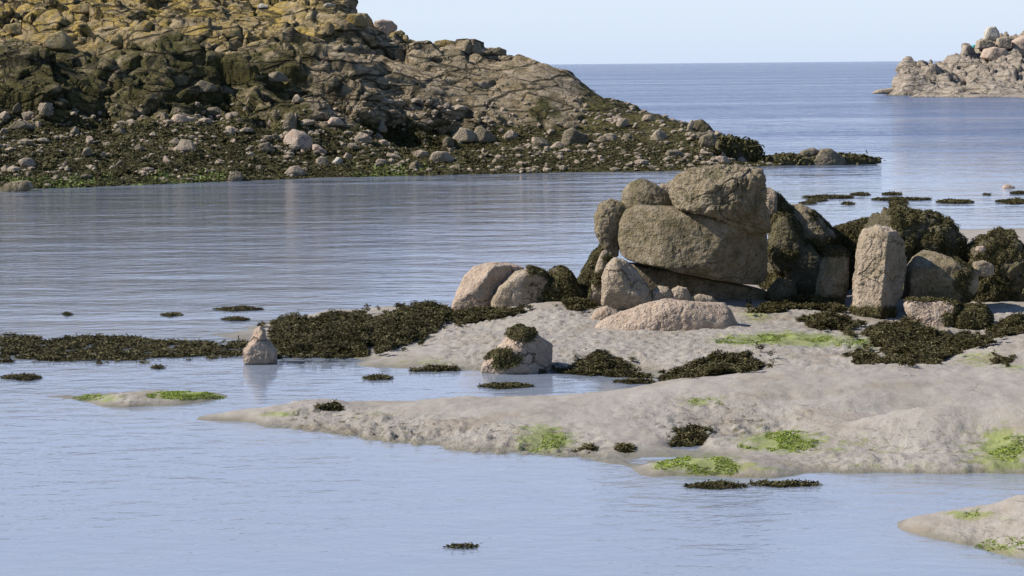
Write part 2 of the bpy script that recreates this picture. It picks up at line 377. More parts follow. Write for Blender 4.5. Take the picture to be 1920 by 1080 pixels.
# lower right bank
for x, y, d in ((1225, 862, 30.0), (1331, 829, 30.9), (1400, 820, 31.0), (1487, 809, 31.1), (1575, 795, 31.3), (1664, 773, 31.0), (1775, 758, 30.9), (1920, 749, 30.8)): behind(x, y, d, .6, .06 if x < 1500 else .22)
for x, y, d in ((1331, 862, 29.9), (1487, 850, 30.0), (1664, 835, 30.2), (1850, 825, 30.2)): cp(x, y, d)
for x, y, z in ((1215, 880, .04), (1260, 872, .09), (1320, 868, .11), (1390, 872, .10), (1450, 876, .09), (1620, 872, .08), (1760, 872, .09)): cp(x, y, z=z)
# bottom right bank
for x, y in ((1686, 992), (1760, 1014), (1840, 1033), (1920, 1049)): cp(x, y, z=0); cp(x, y+30, z=-.12)
for x, y, d in ((1720, 970, 26.4), (1780, 957, 25.9), (1850, 944, 25.4), (1920, 927, 25.3)): behind(x, y, d, .9, -.15)
for x, y, d in ((1850, 985, 24.9), (1920, 980, 24.6)): cp(x, y, d)
for x in (1650, 1760, 1920): cp(x, 912, z=-.12)
# pool behind the long bank
for x, y in ((700, 725), (850, 722), (1000, 715), (1120, 712)): cp(x, y, z=-.14)
for x in (0, 150, 300, 450, 600): cp(x, 708, z=-.2)
# islet at left
for x, y in ((105, 745), (180, 758), (240, 765), (320, 762), (380, 753), (432, 744)): cp(x, y, z=0); cp(x, y+22, z=-.1)
for x, y, d in ((180, 740, 36.6), (260, 734, 36.7), (330, 733, 36.6), (400, 738, 36.4)): behind(x, y, d, 1.3, -.14)
# bank under the boulders
for x, y in ((680, 685), (740, 691), (800, 695), (900, 695), (1000, 695), (1060, 695), (1130, 700), (1200, 706), (1260, 714)): cp(x, y, z=0); 
for x, y, d in ((720, 667, 40.6), (800, 641, 42.2), (860, 616, 43.6), (920, 593, 44.8), (1000, 575, 44.8), (1060, 573, 44.8), (1110, 577, 44.8)): cp(x, y, d)
for x, y, d in ((850, 665, 40.3), (950, 650, 40.5), (1060, 640, 41.0)): cp(x, y, d)
for x, y, d in ((1160, 664, 39.9), (1240, 628, 41.4), (1330, 622, 41.6), (1400, 622, 41.5), (1500, 627, 41.3), (1600, 634, 40.8), (1655, 662, 39.3)): cp(x, y, d)
for x, y, d in ((1240, 685, 39.0), (1400, 665, 39.0), (1540, 665, 38.8), (1620, 675, 38.4)): cp(x, y, d)
for x, y, d in ((1400, 595, 43.6), (1500, 583, 44.6), (1600, 600, 43.6), (1680, 640, 41.0), (1740, 665, 39.3), (1700, 600, 44.0)): cp(x, y, d)
for x, y, d in ((1770, 682, 37.8), (1800, 659, 38.8), (1860, 638, 39.6), (1920, 626, 39.9)): behind(x, y, d, 1.2, .15)
for x in (1100, 1250, 1400, 1550, 1700, 1850, 2000): 
    p = at_y(x, 560, 47); C.append((p[0], 47, .45)); C.append((p[0]*1.05, 51, .35)); C.append((p[0]*1.1, 56, .0)); C.append((p[0]*1.2, 60, -.4 if x < 1750 else .1))
# strip at left of the boulders
for x, y, d in ((520, 603, 46.6), (580, 590, 47.4), (640, 583, 47.5), (700, 579, 47.6), (760, 577, 47.7), (850, 578, 47.4)): behind(x, y, d, 1.4, -.15)
for x, y in ((450, 672), (550, 674), (640, 675)): cp(x, y, z=-.03)
for x, y, d in ((560, 635, 43.2), (680, 630, 43.0), (760, 610, 44.4)): cp(x, y, d)
for x, y in ((0, 650), (150, 650), (300, 652), (420, 650)): cp(x, y, z=-.04)
for x in (0, 200, 400, 600, 800, 1000): cp(x, 560, z=-.35) if x < 900 else None; cp(x, 500, z=-.6); cp(x, 440, z=-.9)
# sand beyond, far right
for x in (1800, 1920): cp(x, 447, z=.2); cp(x, 433, z=.1); cp(x, 424, z=-.25); cp(x, 395, z=-.6)
for x in (1300, 1500, 1650): cp(x, 400, z=-.7)
for x in (-24, -12, 0, 12, 24): C.append((x, 88, -1.2)); C.append((x, 14, -.9))
for y in (20, 30, 40, 50, 60, 75): C.append((-24, y, -.9)); C.append((26, y, -.3 if y > 55 else .35))
f_mud = mq_fit(C, .45)
xs = np.concatenate([np.arange(-26, -11, .25), np.arange(-11, 11.5, .042), np.arange(11.5, 27, .25)])
ys = np.concatenate([np.arange(14, 23, .25), np.arange(23, 40, .042), np.arange(40, 50, .06), np.arange(50, 70, .2), np.arange(70, 92, .8)])
X, Y, F = grid_mesh(xs, ys); Z = f_mud(X, Y)
edge = np.maximum(sstep(22, 26, np.abs(X)), sstep(80, 91, Y)); Z = Z*(1-edge) - 1.75*edge
PX, PY = project(np.stack([X, Y, Z], 1))
def blob(px, py, cx, cy, rx, ry): return np.exp(-(((px-cx)/rx)**2+((py-cy)/ry)**2))
shy = np.interp(PX, [a for a, _ in SHORE_AB], [b for _, b in SHORE_AB])
crumb = .95*sstep(80, 30, shy-PY)*sstep(-8, 6, shy-PY)*sstep(480, 600, PX)*sstep(1250, 1000, PX)
crumb = np.maximum(crumb, .6*sstep(700, 690, PY)*sstep(560, 590, PY)*sstep(780, 860, PX)*(1-.5*sstep(1300, 1700, PX)))
crumb = np.maximum(crumb, .9*blob(PX, PY, 1380, 790, 190, 45)); crumb = np.maximum(crumb, .55*blob(PX, PY, 1700, 850, 350, 70))
crumb = np.maximum(crumb, .6*blob(PX, PY, 1850, 1000, 100, 40)); crumb = np.maximum(crumb, .7*blob(PX, PY, 1600, 650, 200, 30)); crumb = np.maximum(crumb, .5*blob(PX, PY, 250, 750, 100, 16))
crumb = np.clip(crumb+.03, 0, 1)
P3 = np.stack([X, Y, Z*0], 1)
up_ = sstep(-.12, .05, Z)
warp = P3 + .12*np.stack([noise(P3*2.1, 5), noise(P3*2.1, 6), 0*X], 1)
v_, r_, bd = cells(warp*np.array([9.5, 5.5, 1])@np.array([[.9, .35, 0], [-.35, .9, 0], [0, 0, 1]]), 11)
lump = (sstep(0, .35, bd)*.6 + r_[:, 0]*.35)*np.clip(fbm(P3*2.2, 40, 3)*1.6+.45, 0, 1)
Z = Z + up_*(.035*fbm(P3*.9, 1, 4) + .012*fbm(P3*4, 3, 4) + crumb*(.085*(lump-.2) + .02*fbm(P3*6.5, 9, 4)))
# pits and worm hollows
pit = np.clip(fbm(P3*3.3, 77, 3)-.75, 0, 1); Z -= up_*crumb*pit*.12
# the wave-cut hole in the long bank
hx = at_z(1290, 818, .15); Z -= .09*np.exp(-(((X-hx[0])/.27)**2+((Y-hx[1]-.1)/.32)**2)**2)
algae = np.zeros(len(X))
for cx, cy, rx, ry, a in ((1560, 835, 200, 30, .38), (1880, 850, 90, 60, .6), (1350, 880, 120, 14, .7), (1870, 1035, 90, 16, .6), (1020, 822, 60, 28, .8), (1310, 752, 50, 10, .6), (1470, 826, 90, 22, .75), (1300, 868, 100, 22, .7), (1880, 840, 60, 42, .75), (1600, 870, 300, 14, .3),
                          (1900, 875, 70, 16, .6), (1480, 636, 150, 14, .8), (1620, 645, 40, 16, .6), (1840, 672, 60, 16, .6), (1900, 690, 50, 10, .5), (520, 776, 60, 9, .55), (700, 775, 90, 8, .4), (180, 748, 60, 9, .6),
                          (350, 740, 80, 9, .9), (800, 680, 90, 10, .5), (1420, 590, 40, 14, .6), (1830, 965, 60, 10, .7), (1870, 1030, 70, 10, .7), (1050, 866, 60, 8, .5), (1000, 600, 160, 20, .18), (1690, 765, 200, 12, .25)):
    algae = np.maximum(algae, min(.95, a*1.15)*blob(PX, PY, cx, cy, rx*1.15, ry*1.2))
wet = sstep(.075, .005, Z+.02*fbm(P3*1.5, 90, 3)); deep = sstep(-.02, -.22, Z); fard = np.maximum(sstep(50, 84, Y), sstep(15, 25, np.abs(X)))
mudV = np.stack([X, Y, Z], 1)
mud = mesh_obj('mudflat', mudV, F, M_MUD, attrs=dict(crumb=crumb, algae=algae, wet=wet, deep=deep, fard=fard))
tag(mud, 'grey beige mudflat banks rising out of the water', kind='structure')
NX = len(xs); Zg = Z.reshape(len(ys), NX)
def mud_h(x, y):
    i = np.clip(np.searchsorted(xs, x)-1, 0, NX-2); j = np.clip(np.searchsorted(ys, y)-1, 0, len(ys)-2)
    tx = np.clip((x-xs[i])/(xs[i+1]-xs[i]), 0, 1); ty = np.clip((y-ys[j])/(ys[j+1]-ys[j]), 0, 1)
    return (Zg[j, i]*(1-tx)+Zg[j, i+1]*tx)*(1-ty)+(Zg[j+1, i]*(1-tx)+Zg[j+1, i+1]*tx)*ty
BV_MUD = BVHTree.FromPolygons(mudV.tolist(), F.tolist())

# ---------------------------------------------------------------- headland
Hc = []
def hp(px, py, d): Hc.append(tuple(at_y(px, py, d)))
SH = [(-150, 358), (0, 355), (100, 353), (250, 347), (400, 341), (560, 335), (700, 331), (850, 328), (1000, 325), (1100, 323), (1250, 321), (1350, 318), (1430, 312)]
for x, y in SH:
    p = at_z(x, y, 0); Hc.append(tuple(p)); Hc.append((p[0], p[1]-4, -.45)); Hc.append((p[0], p[1]-9, -1.5))
BT = [(-150, 228), (0, 228), (200, 228), (400, 226), (600, 235), (720, 240), (850, 246), (950, 240), (1080, 242), (1200, 255), (1330, 275), (1410, 296)]
for x, y in BT:
    ds = at_z(x, np.interp(x, [a for a, _ in SH], [b for _, b in SH]), 0)[1]
    hp(x, y, ds+13-8*sstep(1000, 1400, x)); hp(x, (y+np.interp(x, [a for a, _ in SH], [b for _, b in SH]))/2, ds+5.5-3*sstep(1000, 1400, x))
for x, rows in ((-150, ((150, 118), (80, 122), (0, 130), (-80, 138))), (0, ((170, 115), (120, 118), (75, 122), (20, 130), (-60, 138))), (150, ((170, 116), (110, 120), (60, 124), (0, 131), (-60, 139))),
                (320, ((170, 117), (120, 120), (70, 125), (10, 132), (-50, 140))), (480, ((180, 118), (130, 121), (85, 125), (30, 132), (-35, 140))),
                (600, ((190, 119), (140, 122), (100, 125), (40, 131), (-10, 137))), (700, ((180, 122), (120, 126), (85, 130))), (800, ((190, 123), (140, 126), (100, 130))),
                (900, ((195, 124), (150, 127), (115, 130))), (1000, ((200, 124), (150, 127)))):
    for y, d in rows: hp(x, y, d)
SIL = [(640, 2, 136), (662, 25, 135), (700, 42, 134), (745, 68, 133), (775, 82, 133), (850, 86, 133), (900, 94, 133), (950, 104, 132), (1000, 117, 132), (1040, 126, 131), (1072, 142, 130), (1090, 166, 129), (1110, 180, 128), (1160, 191, 127), (1200, 207, 126), (1250, 222, 125), (1300, 236, 123), (1350, 256, 121), (1400, 280, 119), (1425, 300, 117)]
for x, y, d in SIL:
    p = at_y(x, y, d); Hc.append(tuple(p)); Hc.append((p[0]+1.2, p[1]+5, p[2]*.7-.3)); Hc.append((p[0]+2.5, p[1]+14, -1.5))
for x in (-150, 0, 150, 320, 480, 600):
    p = at_y(x, -80, 148); Hc.append((p[0], 148, 11.2)); Hc.append((p[0], 160, 8)); Hc.append((p[0], 178, -1.5))
for x, y in ((17, 116), (17, 122), (16, 130), (12, 145), (20, 140), (20, 110), (17, 108), (14.5, 120)): Hc.append((x, y, -1.3 if x > 15 else -.8))
f_head = mq_fit(Hc, 1.0)
hx_ = np.concatenate([np.arange(-52, -30, .5), np.arange(-30, 16.5, .085)]); hy_ = np.concatenate([np.arange(88, 99, .5), np.arange(99, 137, .085), np.arange(137, 182, .6)])
X, Y, FH = grid_mesh(hx_, hy_); Z = f_head(X, Y)
def grid_normals(X, Y, Z, nx):
    V = np.stack([X, Y, Z], 1).reshape(-1, nx, 3); du = np.gradient(V, axis=1); dv = np.gradient(V, axis=0)
    n = np.cross(du, dv).reshape(-1, 3); return n/np.linalg.norm(n, axis=1)[:, None]
N = grid_normals(X, Y, Z, len(hx_)); P = np.stack([X, Y, Z], 1); PX, PY = project(P)
bt_y = np.interp(PX, [a for a, _ in BT], [b for _, b in BT]); sh_y = np.interp(PX, [a for a, _ in SH], [b for _, b in SH])
cliff = sstep(20, -25, PY-bt_y)                                # 1 on the rock face, 0 on the weedy beach
slab = np.maximum(blob(PX, PY, 860, 165, 190, 62), .9*blob(PX, PY, 460, 40, 100, 22)); slab = np.clip(slab*1.3, 0, 1)
rot = np.array([[.94, .1, -.3], [-.1, 1, 0], [.3, 0, .95]])
Q = (P@rot.T)*np.array([.55, .8, 1.7]) + .35*np.stack([noise(P*.7, 21), noise(P*.7, 22), noise(P*.7, 23)], 1)
d1 = blocks(Q*.36, 31, 1.25, .5, .04); d2 = blocks(Q*.95, 32, 1.5, .4, .05); d3 = blocks(Q*2.3, 33, 1.2, .4)
tz = (P@rot.T)[:, 2]*1.15 + .8*noise(P*np.array([.18, .3, .3]), 24); terr = tz-np.floor(tz); terr = np.where(terr < .8, terr/.8, (1-terr)/.2)-.5
rough = cliff*(1-.78*slab)
disp = rough*(.60*d1 + .28*d2 + .07*d3 + .6*terr) + (1-rough)*(.06*d2+.07*d3) + .05*fbm(P*1.3, 50, 4) + (.05*(1-cliff))*d3
right = sstep(1040, 1120, PX); disp *= (1-.75*sstep(880, 1050, PX))
disp *= sstep(-.6, .4, Z) * np.where(np.abs(PY-sh_y) < 12, .5, 1)
V = P + N*disp[:, None]
weed = .10 + 1.1*(1-cliff); weed = np.maximum(weed, .85*right)
weed = np.maximum(weed, .62*sstep(60, 105, PY)*sstep(640, 560, PX)*sstep(0, 30, bt_y-PY+40)); weed = np.maximum(weed, .55*blob(PX, PY, 640, 150, 60, 60)); weed = np.maximum(weed, .95*blob(PX, PY, 120, 165, 160, 38))
weed = np.maximum(weed, .9*blob(PX, PY, 1010, 205, 60, 40))
weed -= .45*slab*cliff
lichen = sstep(112, 70, PY)*sstep(720, 560, PX)*1.0
algae = np.maximum.reduce([.8*blob(PX, PY, 200, 342, 170, 9), .55*blob(PX, PY, 40, 338, 90, 12), .5*blob(PX, PY, 720, 282, 90, 6), .5*blob(PX, PY, 340, 335, 100, 8)])
head = mesh_obj('headland', V, FH, M_HEAD, smooth=True, attrs=dict(weed=weed, lichen=lichen, algae=algae))
tag(head, 'rocky headland with lichen on top and dark seaweed below', kind='structure')
BV_HEAD = BVHTree.FromPolygons(V.tolist(), FH.tolist()); headN = None
HV, HW, HCL = V, weed, cliff

# ---------------------------------------------------------------- islet far right
Ic = []
def ip(px, py, d): Ic.append(tuple(at_y(px, py, d)))
for x, y in ((1668, 177), (1700, 179), (1760, 182), (1820, 183), (1920, 184), (2060, 183)):
    p = at_z(x, y, 0); Ic.append(tuple(p)); Ic.append((p[0], p[1]-3, -2.2))
for x, y, d in ((1684, 168, 349.5), (1692, 138, 353), (1705, 126, 356), (1735, 125, 358), (1762, 126, 360), (1775, 122, 361), (1782, 108, 362), (1800, 105, 364), (1812, 96, 366), (1830, 84, 367), (1842, 76, 369), (1862, 72, 370), (1885, 74, 370), (1896, 84, 368), (1905, 72, 372), (1925, 64, 374), (1960, 60, 376), (2060, 80, 376)):
    p = at_y(x, y, d); Ic.append(tuple(p)); Ic.append((p[0]+1, p[1]+8, p[2]*.6)); Ic.append((p[0]+4, p[1]+30, -2))
for x, y, d in ((1700, 160, 348), (1740, 150, 350), (1790, 150, 350), (1850, 150, 350), (1900, 150, 351), (1790, 125, 357), (1850, 110, 360), (1900, 110, 361), (1960, 100, 365), (1850, 170, 345), (1920, 170, 345)): ip(x, y, d)
for x, y in ((49, 350), (50, 340), (52, 326), (56, 312), (80, 308), (110, 310), (50, 375), (55, 400), (80, 415), (110, 410)): Ic.append((x, y, -2))
for x, y, d in ((1740, 172, 331), (1790, 174, 327), (1850, 176, 325), (1920, 176, 325), (1980, 176, 325), (1850, 160, 333), (1920, 160, 333), (1780, 162, 334)): ip(x, y, d)
f_is = mq_fit(Ic, 1.0)
ix_ = np.arange(48, 112, .22); iy_ = np.concatenate([np.arange(308, 378, .25), np.arange(378, 416, 2.)])
X, Y, FI = grid_mesh(ix_, iy_); Z = f_is(X, Y); Z = np.where(Z < 0, Z*3, Z).clip(-4, 99); N = grid_normals(X, Y, Z, len(ix_)); P = np.stack([X, Y, Z], 1)
Q = P*np.array([1.6, 1, .7]) + .8*np.stack([noise(P*.3, 21), noise(P*.3, 22), noise(P*.3, 23)], 1)
disp = (.9*blocks(Q*.16, 61, 1.3, .5, .04)+.6*blocks(Q*.4, 62, 1.2, .4)+.22*blocks(Q*1.0, 63, .9, .4))*sstep(-.3, 2.5, Z)
V = P+N*disp[:, None]; z_ = V[:, 2]
isle = mesh_obj('islet', V, FI, M_ISLE, smooth=True, attrs=dict(weed=np.maximum(.35*sstep(1.2, .2, z_), 1.5*sstep(.15, -.1, z_)), lichen=.25*sstep(6, 9, z_), algae=0*z_))
tag(isle, 'grey craggy islet standing in the sea at the far right', kind='structure')

# ---------------------------------------------------------------- rocks
def shape_noise(V, size, seed, amp, cr=.0, crag=.03):
    c = V/size; w = c + .25*np.stack([noise(c*2, 51), noise(c*2, 52), noise(c*2, 53)], 1)
    cr += 0
    return amp*size*.5*np.abs(noise(c*4.5+seed, 14)) - amp*size*.25 + crag*size*(blocks(w*1.1+seed*.37, 3, .6, .35)+.45*blocks(w*2.9+seed*.21, 4, .6, .35)-.05) + amp*size*(.6*fbm(c*2.2+seed, seed % 97, 4, .5) + .25*fbm(c*7+seed, seed % 89, 3, .55)) - cr*size*np.exp(-(np.abs(noise(c*1.3+seed*.7, 8))/.02)**2)
SEED = [100]
def boulder(name, label, poly, D, depth=.8, mat=None, p=5., sub=6, planes=(), nrand=5, amp=.035, crack=.0, crag=.035, parent=None, group=None, back=1.1, cat='boulder', chip=(.76, .94)):
    """outline traced at distance D, rounded polyhedron of real depth with front facets"""
    SEED[0] += 1; seed = SEED[0]; rg = np.random.default_rng(seed)
    W = np.array([at_y(x, y, D) for x, y in poly]); A = W[:, [0, 2]]
    # polygon centroid
    x0, y0 = A[:, 0], A[:, 1]; x1, y1 = np.roll(x0, -1), np.roll(y0, -1); cr = x0*y1-x1*y0; a = cr.sum()/2
    c = np.array([((x0+x1)*cr).sum(), ((y0+y1)*cr).sum()])/(6*a)
    th = np.linspace(-math.pi, math.pi, 721); R = np.zeros(721)
    for k in range(len(A)):
        p1 = A[k]-c; p2 = A[(k+1) % len(A)]-c; e = p2-p1
        dx, dz = np.cos(th), np.sin(th); den = dx*e[1]-dz*e[0]
        with np.errstate(divide='ignore', invalid='ignore'):
            t = (p1[0]*e[1]-p1[1]*e[0])/den; s = (p1[0]*dz-p1[1]*dx)/den
        ok = (t > 0) & (s >= -1e-6) & (s <= 1+1e-6) & np.isfinite(t); R = np.where(ok, np.maximum(R, t), R)
    R[R == 0] = R[R > 0].mean()
    kern = np.ones(9)/9; R = np.convolve(np.concatenate([R[-6:-1], R, R[1:6]]), kern, 'same')[5:-5]
    size = float(np.mean(R)); Df = depth*size; Db = Df*back
    U, F = ico(sub); s = np.sqrt(U[:, 0]**2+U[:, 2]**2); Rt = np.interp(np.arctan2(U[:, 2], U[:, 0]), th, R)
    g = (s/Rt)**p + np.where(U[:, 1] < 0, -U[:, 1]/Df, U[:, 1]/Db)**p
    pl = [(np.array(n, float)/np.linalg.norm(n), d) for n, d in planes]
    for _ in range(nrand):
        n = rg.normal(size=3); n[1] = (-abs(n[1])-.45)*(1 if rg.random() < .8 else -1); n[0] *= .75; n[2] *= .6; n /= np.linalg.norm(n)
        pl.append((n, None))
    base = 1/g**(1/p); gq = base**-26.
    for n, d in pl:
        sup = (base[:, None]*U@n).max(); d = sup*(rg.uniform(*chip) if d is None else d*(.86 if n[1] < -.68 else .95))
        gq = gq + np.clip(U@n/d, 0, None)**26.
    # keep the outline: only chips facing us or away change it slightly
    r = gq**(-1/26.); V = U*r[:, None]
    V = V + U*shape_noise(V, size, seed, amp, crack, crag)[:, None]
    cen = np.array([c[0], D, c[1]]); V = V+cen
    org = np.array([c[0], D, V[:, 2].min()])
    o = mesh_obj(name, V, F, mat or M_GRANITE, parent=parent, origin=org)
    if parent is None: tag(o, label, cat, group)
    return o, V, F
def free_rock(w, d, h, seed, sub=4, nplanes=12, p=7., amp=.04):
    rg = np.random.default_rng(seed); U, F = ico(sub); g = np.zeros(len(U))
    S = np.array([w/2, d/2, h/2])
    g = (np.linalg.norm(U/S/1.12, axis=1))**22.
    for _ in range(nplanes):
        n = rg.normal(size=3); n /= np.linalg.norm(n); q = np.linalg.norm(n*S)*rg.uniform(.48, .85)
        g += np.clip(U@n/q, 0, None)**22.
    V = U/(g**(1/22.))[:, None]
    return V + U*shape_noise(V, (w+d+h)/6, seed, amp)[:, None], F

# ---------------------------------------------------------------- seaweed
def fronds(P, Nn, L, Wd, rg, per=3, lift=.5):
    if L < .14: L, Wd = L*.42, Wd*.36
    n = len(P)*per; P = np.repeat(P, per, 0); Nn = np.repeat(Nn, per, 0)
    t = rg.normal(size=(n, 3)); t -= (t*Nn).sum(1)[:, None]*Nn; t /= np.linalg.norm(t, axis=1)[:, None]
    s = np.cross(Nn, t); tw = rg.uniform(-.9, .9, (n, 1)); s = s+Nn*tw; s /= np.linalg.norm(s, axis=1)[:, None]
    l = (L*rg.uniform(.5, 1.5, (n, 1))); wd = Wd*rg.uniform(.6, 1.5, (n, 1)); up_ = rg.uniform(.0, 1, (n, 1))*lift
    P = P + t*rg.normal(size=(n, 1))*L*.5 + s*rg.normal(size=(n, 1))*L*.3
    a = P; b = P+t*l*.5+Nn*l*up_*.8; c = P+t*l+Nn*l*up_*rg.uniform(-.2, .9, (n, 1))
    V = np.stack([a-s*wd*.35, a+s*wd*.35, b-s*wd*.6, b+s*wd*.6, c-s*wd*.35, c+s*wd*.35], 1).reshape(-1, 3)
    k = np.arange(n)[:, None]*6
    F = np.concatenate([k+[0, 1, 3, 2], k+[2, 3, 5, 4]], 0)
    var = np.repeat(np.clip(rg.normal(.42, .22, n), 0, 1), 6)
    return V, F, var
def join(parts):
    Vs, Fs, As = [], [], []; o = 0
    for V, F, A in parts:
        if F.shape[1] == 3: F = np.concatenate([F, F[:, 2:3]], 1)
        Vs.append(V); Fs.append(F+o); As.append(A); o += len(V)
    return np.concatenate(Vs), np.concatenate(Fs), np.concatenate(As)
def quad_or_tri_obj(name, V, F, A, mat, **k):
    T = np.concatenate([F[:, [0, 1, 2]], F[:, [0, 2, 3]]]); T = T[(T[:, 0] != T[:, 2]) & (T[:, 1] != T[:, 2]) & (T[:, 0] != T[:, 1])]
    return mesh_obj(name, V, T, mat, attrs={'var': A}, **k)
def weed_on(parent, V, F, fn, dens, mat=M_WEED, L=.09, Wd=.035, name='seaweed', lift=.45, per=3):
    """weed hanging on a rock: sample its faces, keep the samples fn allows"""
    rg = np.random.default_rng(len(V)+int(dens*10)+int(abs(V[0, 0])*100))
    a, b, c = V[F[:, 0]], V[F[:, 1]], V[F[:, 2]]; n = np.cross(b-a, c-a); ar = np.linalg.norm(n, axis=1)/2; n /= (2*ar+1e-12)[:, None]
    cen = (a+b+c)/3; px, py = project(cen); m = np.asarray(fn(px, py, n, cen), float)
    pr = ar*m; tot = pr.sum()
    if tot <= 0: return None
    if L < .14: dens *= 5.5
    k = rg.choice(len(F), size=int(dens*tot), p=pr/tot)
    P = cen[k]+n[k]*.01; nn = n[k]*.8+np.array([0, 0, .25]); nn /= np.linalg.norm(nn, axis=1)[:, None]
    # clumped, lumpy body
    P = P + n[k]*(np.clip(fbm(P*5, 12, 2)+.3, 0, 1)*.035)[:, None]
    VV, FF, A = fronds(P, nn, L, Wd, rg, per, lift)
    A = np.clip(A + .25*np.repeat(fbm(P*4, 19, 2), 6*per), 0, 1)
    o = quad_or_tri_obj(name, VV, FF, A, mat, smooth=False, parent=parent, origin=np.array(parent.location))
    return o
def weed_mat_on(bvh, poly, name, label, dens=260, hump=.06, mat=M_WEED, L=.10, Wd=.035, zbase=None, group=None, kind=None, cat='seaweed', plane_z=None, ragged=.0, per=3, lift=.35):
    """clump of weed lying on ground seen inside a traced outline"""
    rg = np.random.default_rng(int(poly[0][0]*7+poly[0][1])); ppx = np.array([q[0] for q in poly], float); ppy = np.array([q[1] for q in poly], float)
    # drop points on a plan grid: outline corners are put on the ground first
    W = []
    for x, y in poly:
        if plane_z is not None: W.append(at_z(x, y, plane_z)); continue
        v = Vector(ray(x, y)).normalized(); h = bvh.ray_cast(Vector((0, 0, CAMZ)), v, 400)
        q = np.array(h[0]) if h[0] else at_z(x, y, 0)
        if q[2] < 0: q = at_z(x, y, 0)
        W.append(q)
    W = np.array(W); lo, hi = W.min(0), W.max(0); pad = (hi-lo)*(.11 if plane_z is None else 0); lo = lo-pad; hi = hi+pad; area = (hi[0]-lo[0])*(hi[1]-lo[1])
    n = int(min(dens*(5.2 if L < .14 else 1)*area*1.3, 220000)); x = rg.uniform(lo[0], hi[0], n); y = rg.uniform(lo[1], hi[1], n)
    cW = W[:, :2].mean(0); big_ = [tuple(cW+(q-cW)*1.22) for q in W[:, :2]]
    m = in_poly(x, y, [(a, b) for a, b, _ in W])
    if plane_z is None and cat != 'algae': m |= in_poly(x, y, big_) & (fbm(np.stack([x*3, y*3, 0*x], 1), 61, 3) > .38)
    if ragged: m &= (fbm(np.stack([x*2.4, y*1.6, 0*x], 1), 71, 5)+1-ragged*1.6) > .35
    x, y = x[m], y[m]
    if plane_z is not None: z = np.full(len(x), plane_z)
    else: z = np.maximum(mud_h(x, y), 0.0)
    P = np.stack([x, y, z], 1)
    # distance to the outline for a rounded body
    de = np.full(len(x), 9.)
    for k in range(len(W)):
        a, b = W[k, :2], W[(k+1) % len(W), :2]; e = b-a; t = np.clip(((P[:, :2]-a)@e)/(e@e+1e-9), 0, 1)
        de = np.minimum(de, np.linalg.norm(P[:, :2]-a-t[:, None]*e, axis=1))
    kp = de > np.where(True, (fbm(P*np.array([2.2, 2.2, 0]), 88, 4)+.45)*min(.22, hump*1.2+.05), 0)
    if plane_z is None: P, x, y, de = P[kp], x[kp], y[kp], de[kp]
    body = np.sqrt(np.clip(de/(hump*3+.05), 0, 1))*hump*(1+.8*fbm(P*2.5, 4, 3)); P[:, 2] += np.clip(body, 0, None)*rg.uniform(.5, 1.05, len(x))
    nn = np.tile([0, 0, 1.], (len(P), 1)) + rg.normal(size=(len(P), 3))*.3; nn /= np.linalg.norm(nn, axis=1)[:, None]
    VV, FF, A = fronds(P, nn, L, Wd, rg, per, lift)
    A = np.clip(A+.3*np.repeat(fbm(P*3, 19, 2), 6*per), 0, 1)
    org = np.array([W[:, 0].mean(), W[:, 1].mean(), max(0, W[:, 2].min())])
    o = quad_or_tri_obj(name, VV, FF, A, mat, smooth=False, origin=org)
    return tag(o, label, cat if kind != 'stuff' else None, group, kind)

# ---- the boulder stack -------------------------------------------------------
top, tv, tf = boulder('boulder', 'big pitted boulder with pale ridged top crowning the boulder stack',
    [(1259, 372), (1258, 345), (1272, 326), (1300, 314), (1350, 309), (1400, 312), (1427, 318), (1434, 345), (1438, 385), (1444, 430), (1420, 440), (1385, 428), (1350, 412), (1310, 400), (1268, 392)],
    45.5, .95, M_GRANITE, p=6, sub=7, crag=.075, planes=(((-.6, -.7, .35), .86), ((.55, -.8, -.1), .9), ((0, -.35, .95), .92), ((.1, -.75, -.6), .88)), nrand=2, amp=.09, crack=.06)
main, mv, mf = boulder('boulder', 'massive slab-like grey boulder tilting down to the right, centre of the stack',
    [(1159, 455), (1160, 420), (1172, 396), (1195, 383), (1255, 386), (1310, 396), (1390, 420), (1438, 436), (1443, 480), (1443, 522), (1428, 537), (1380, 531), (1300, 515), (1235, 499), (1182, 490), (1166, 480)],
    45.7, .82, M_GRANITE, p=9, sub=7, planes=(((-.10, -1, .10), .80), ((.55, -.8, -.25), .62), ((-.05, -.6, .8), .80), ((-.6, -.8, .1), .72), ((0, -.75, -.65), .85)), nrand=0, amp=.03, crag=.015)
kn, kv, kf = boulder('boulder', 'tall rounded knob of rock on the left edge of the stack, beside the slab',
    [(1115, 405), (1124, 380), (1145, 373), (1168, 378), (1184, 390), (1172, 412), (1160, 430), (1160, 480), (1150, 484), (1136, 472), (1124, 455), (1115, 430)],
    46.2, .9, M_GRANITE, p=4, nrand=4, amp=.08, crack=.04)
boulder('boulder', 'smooth round boulder sitting on top of the slab, left of the crowning boulder',
    [(1164, 385), (1167, 358), (1178, 343), (1194, 336), (1212, 336), (1230, 345), (1248, 358), (1264, 374), (1264, 410), (1200, 425), (1172, 405)], 46.2, .9, M_GRANITE, p=2.6, nrand=0, amp=.03)
boulder('boulder', 'small wedge of rock jammed behind the round boulder and the crowning boulder',
    [(1232, 352), (1240, 344), (1266, 344), (1272, 385), (1240, 385)], 46.6, .8, M_TAN, p=5, sub=5)
boulder('boulder', 'rounded grey rock propping up the left end of the slab',
    [(1128, 572), (1128, 520), (1138, 496), (1152, 483), (1172, 487), (1196, 508), (1216, 535), (1222, 562), (1190, 584), (1150, 584)], 44.6, .9, M_TAN, p=4, nrand=4, amp=.05)
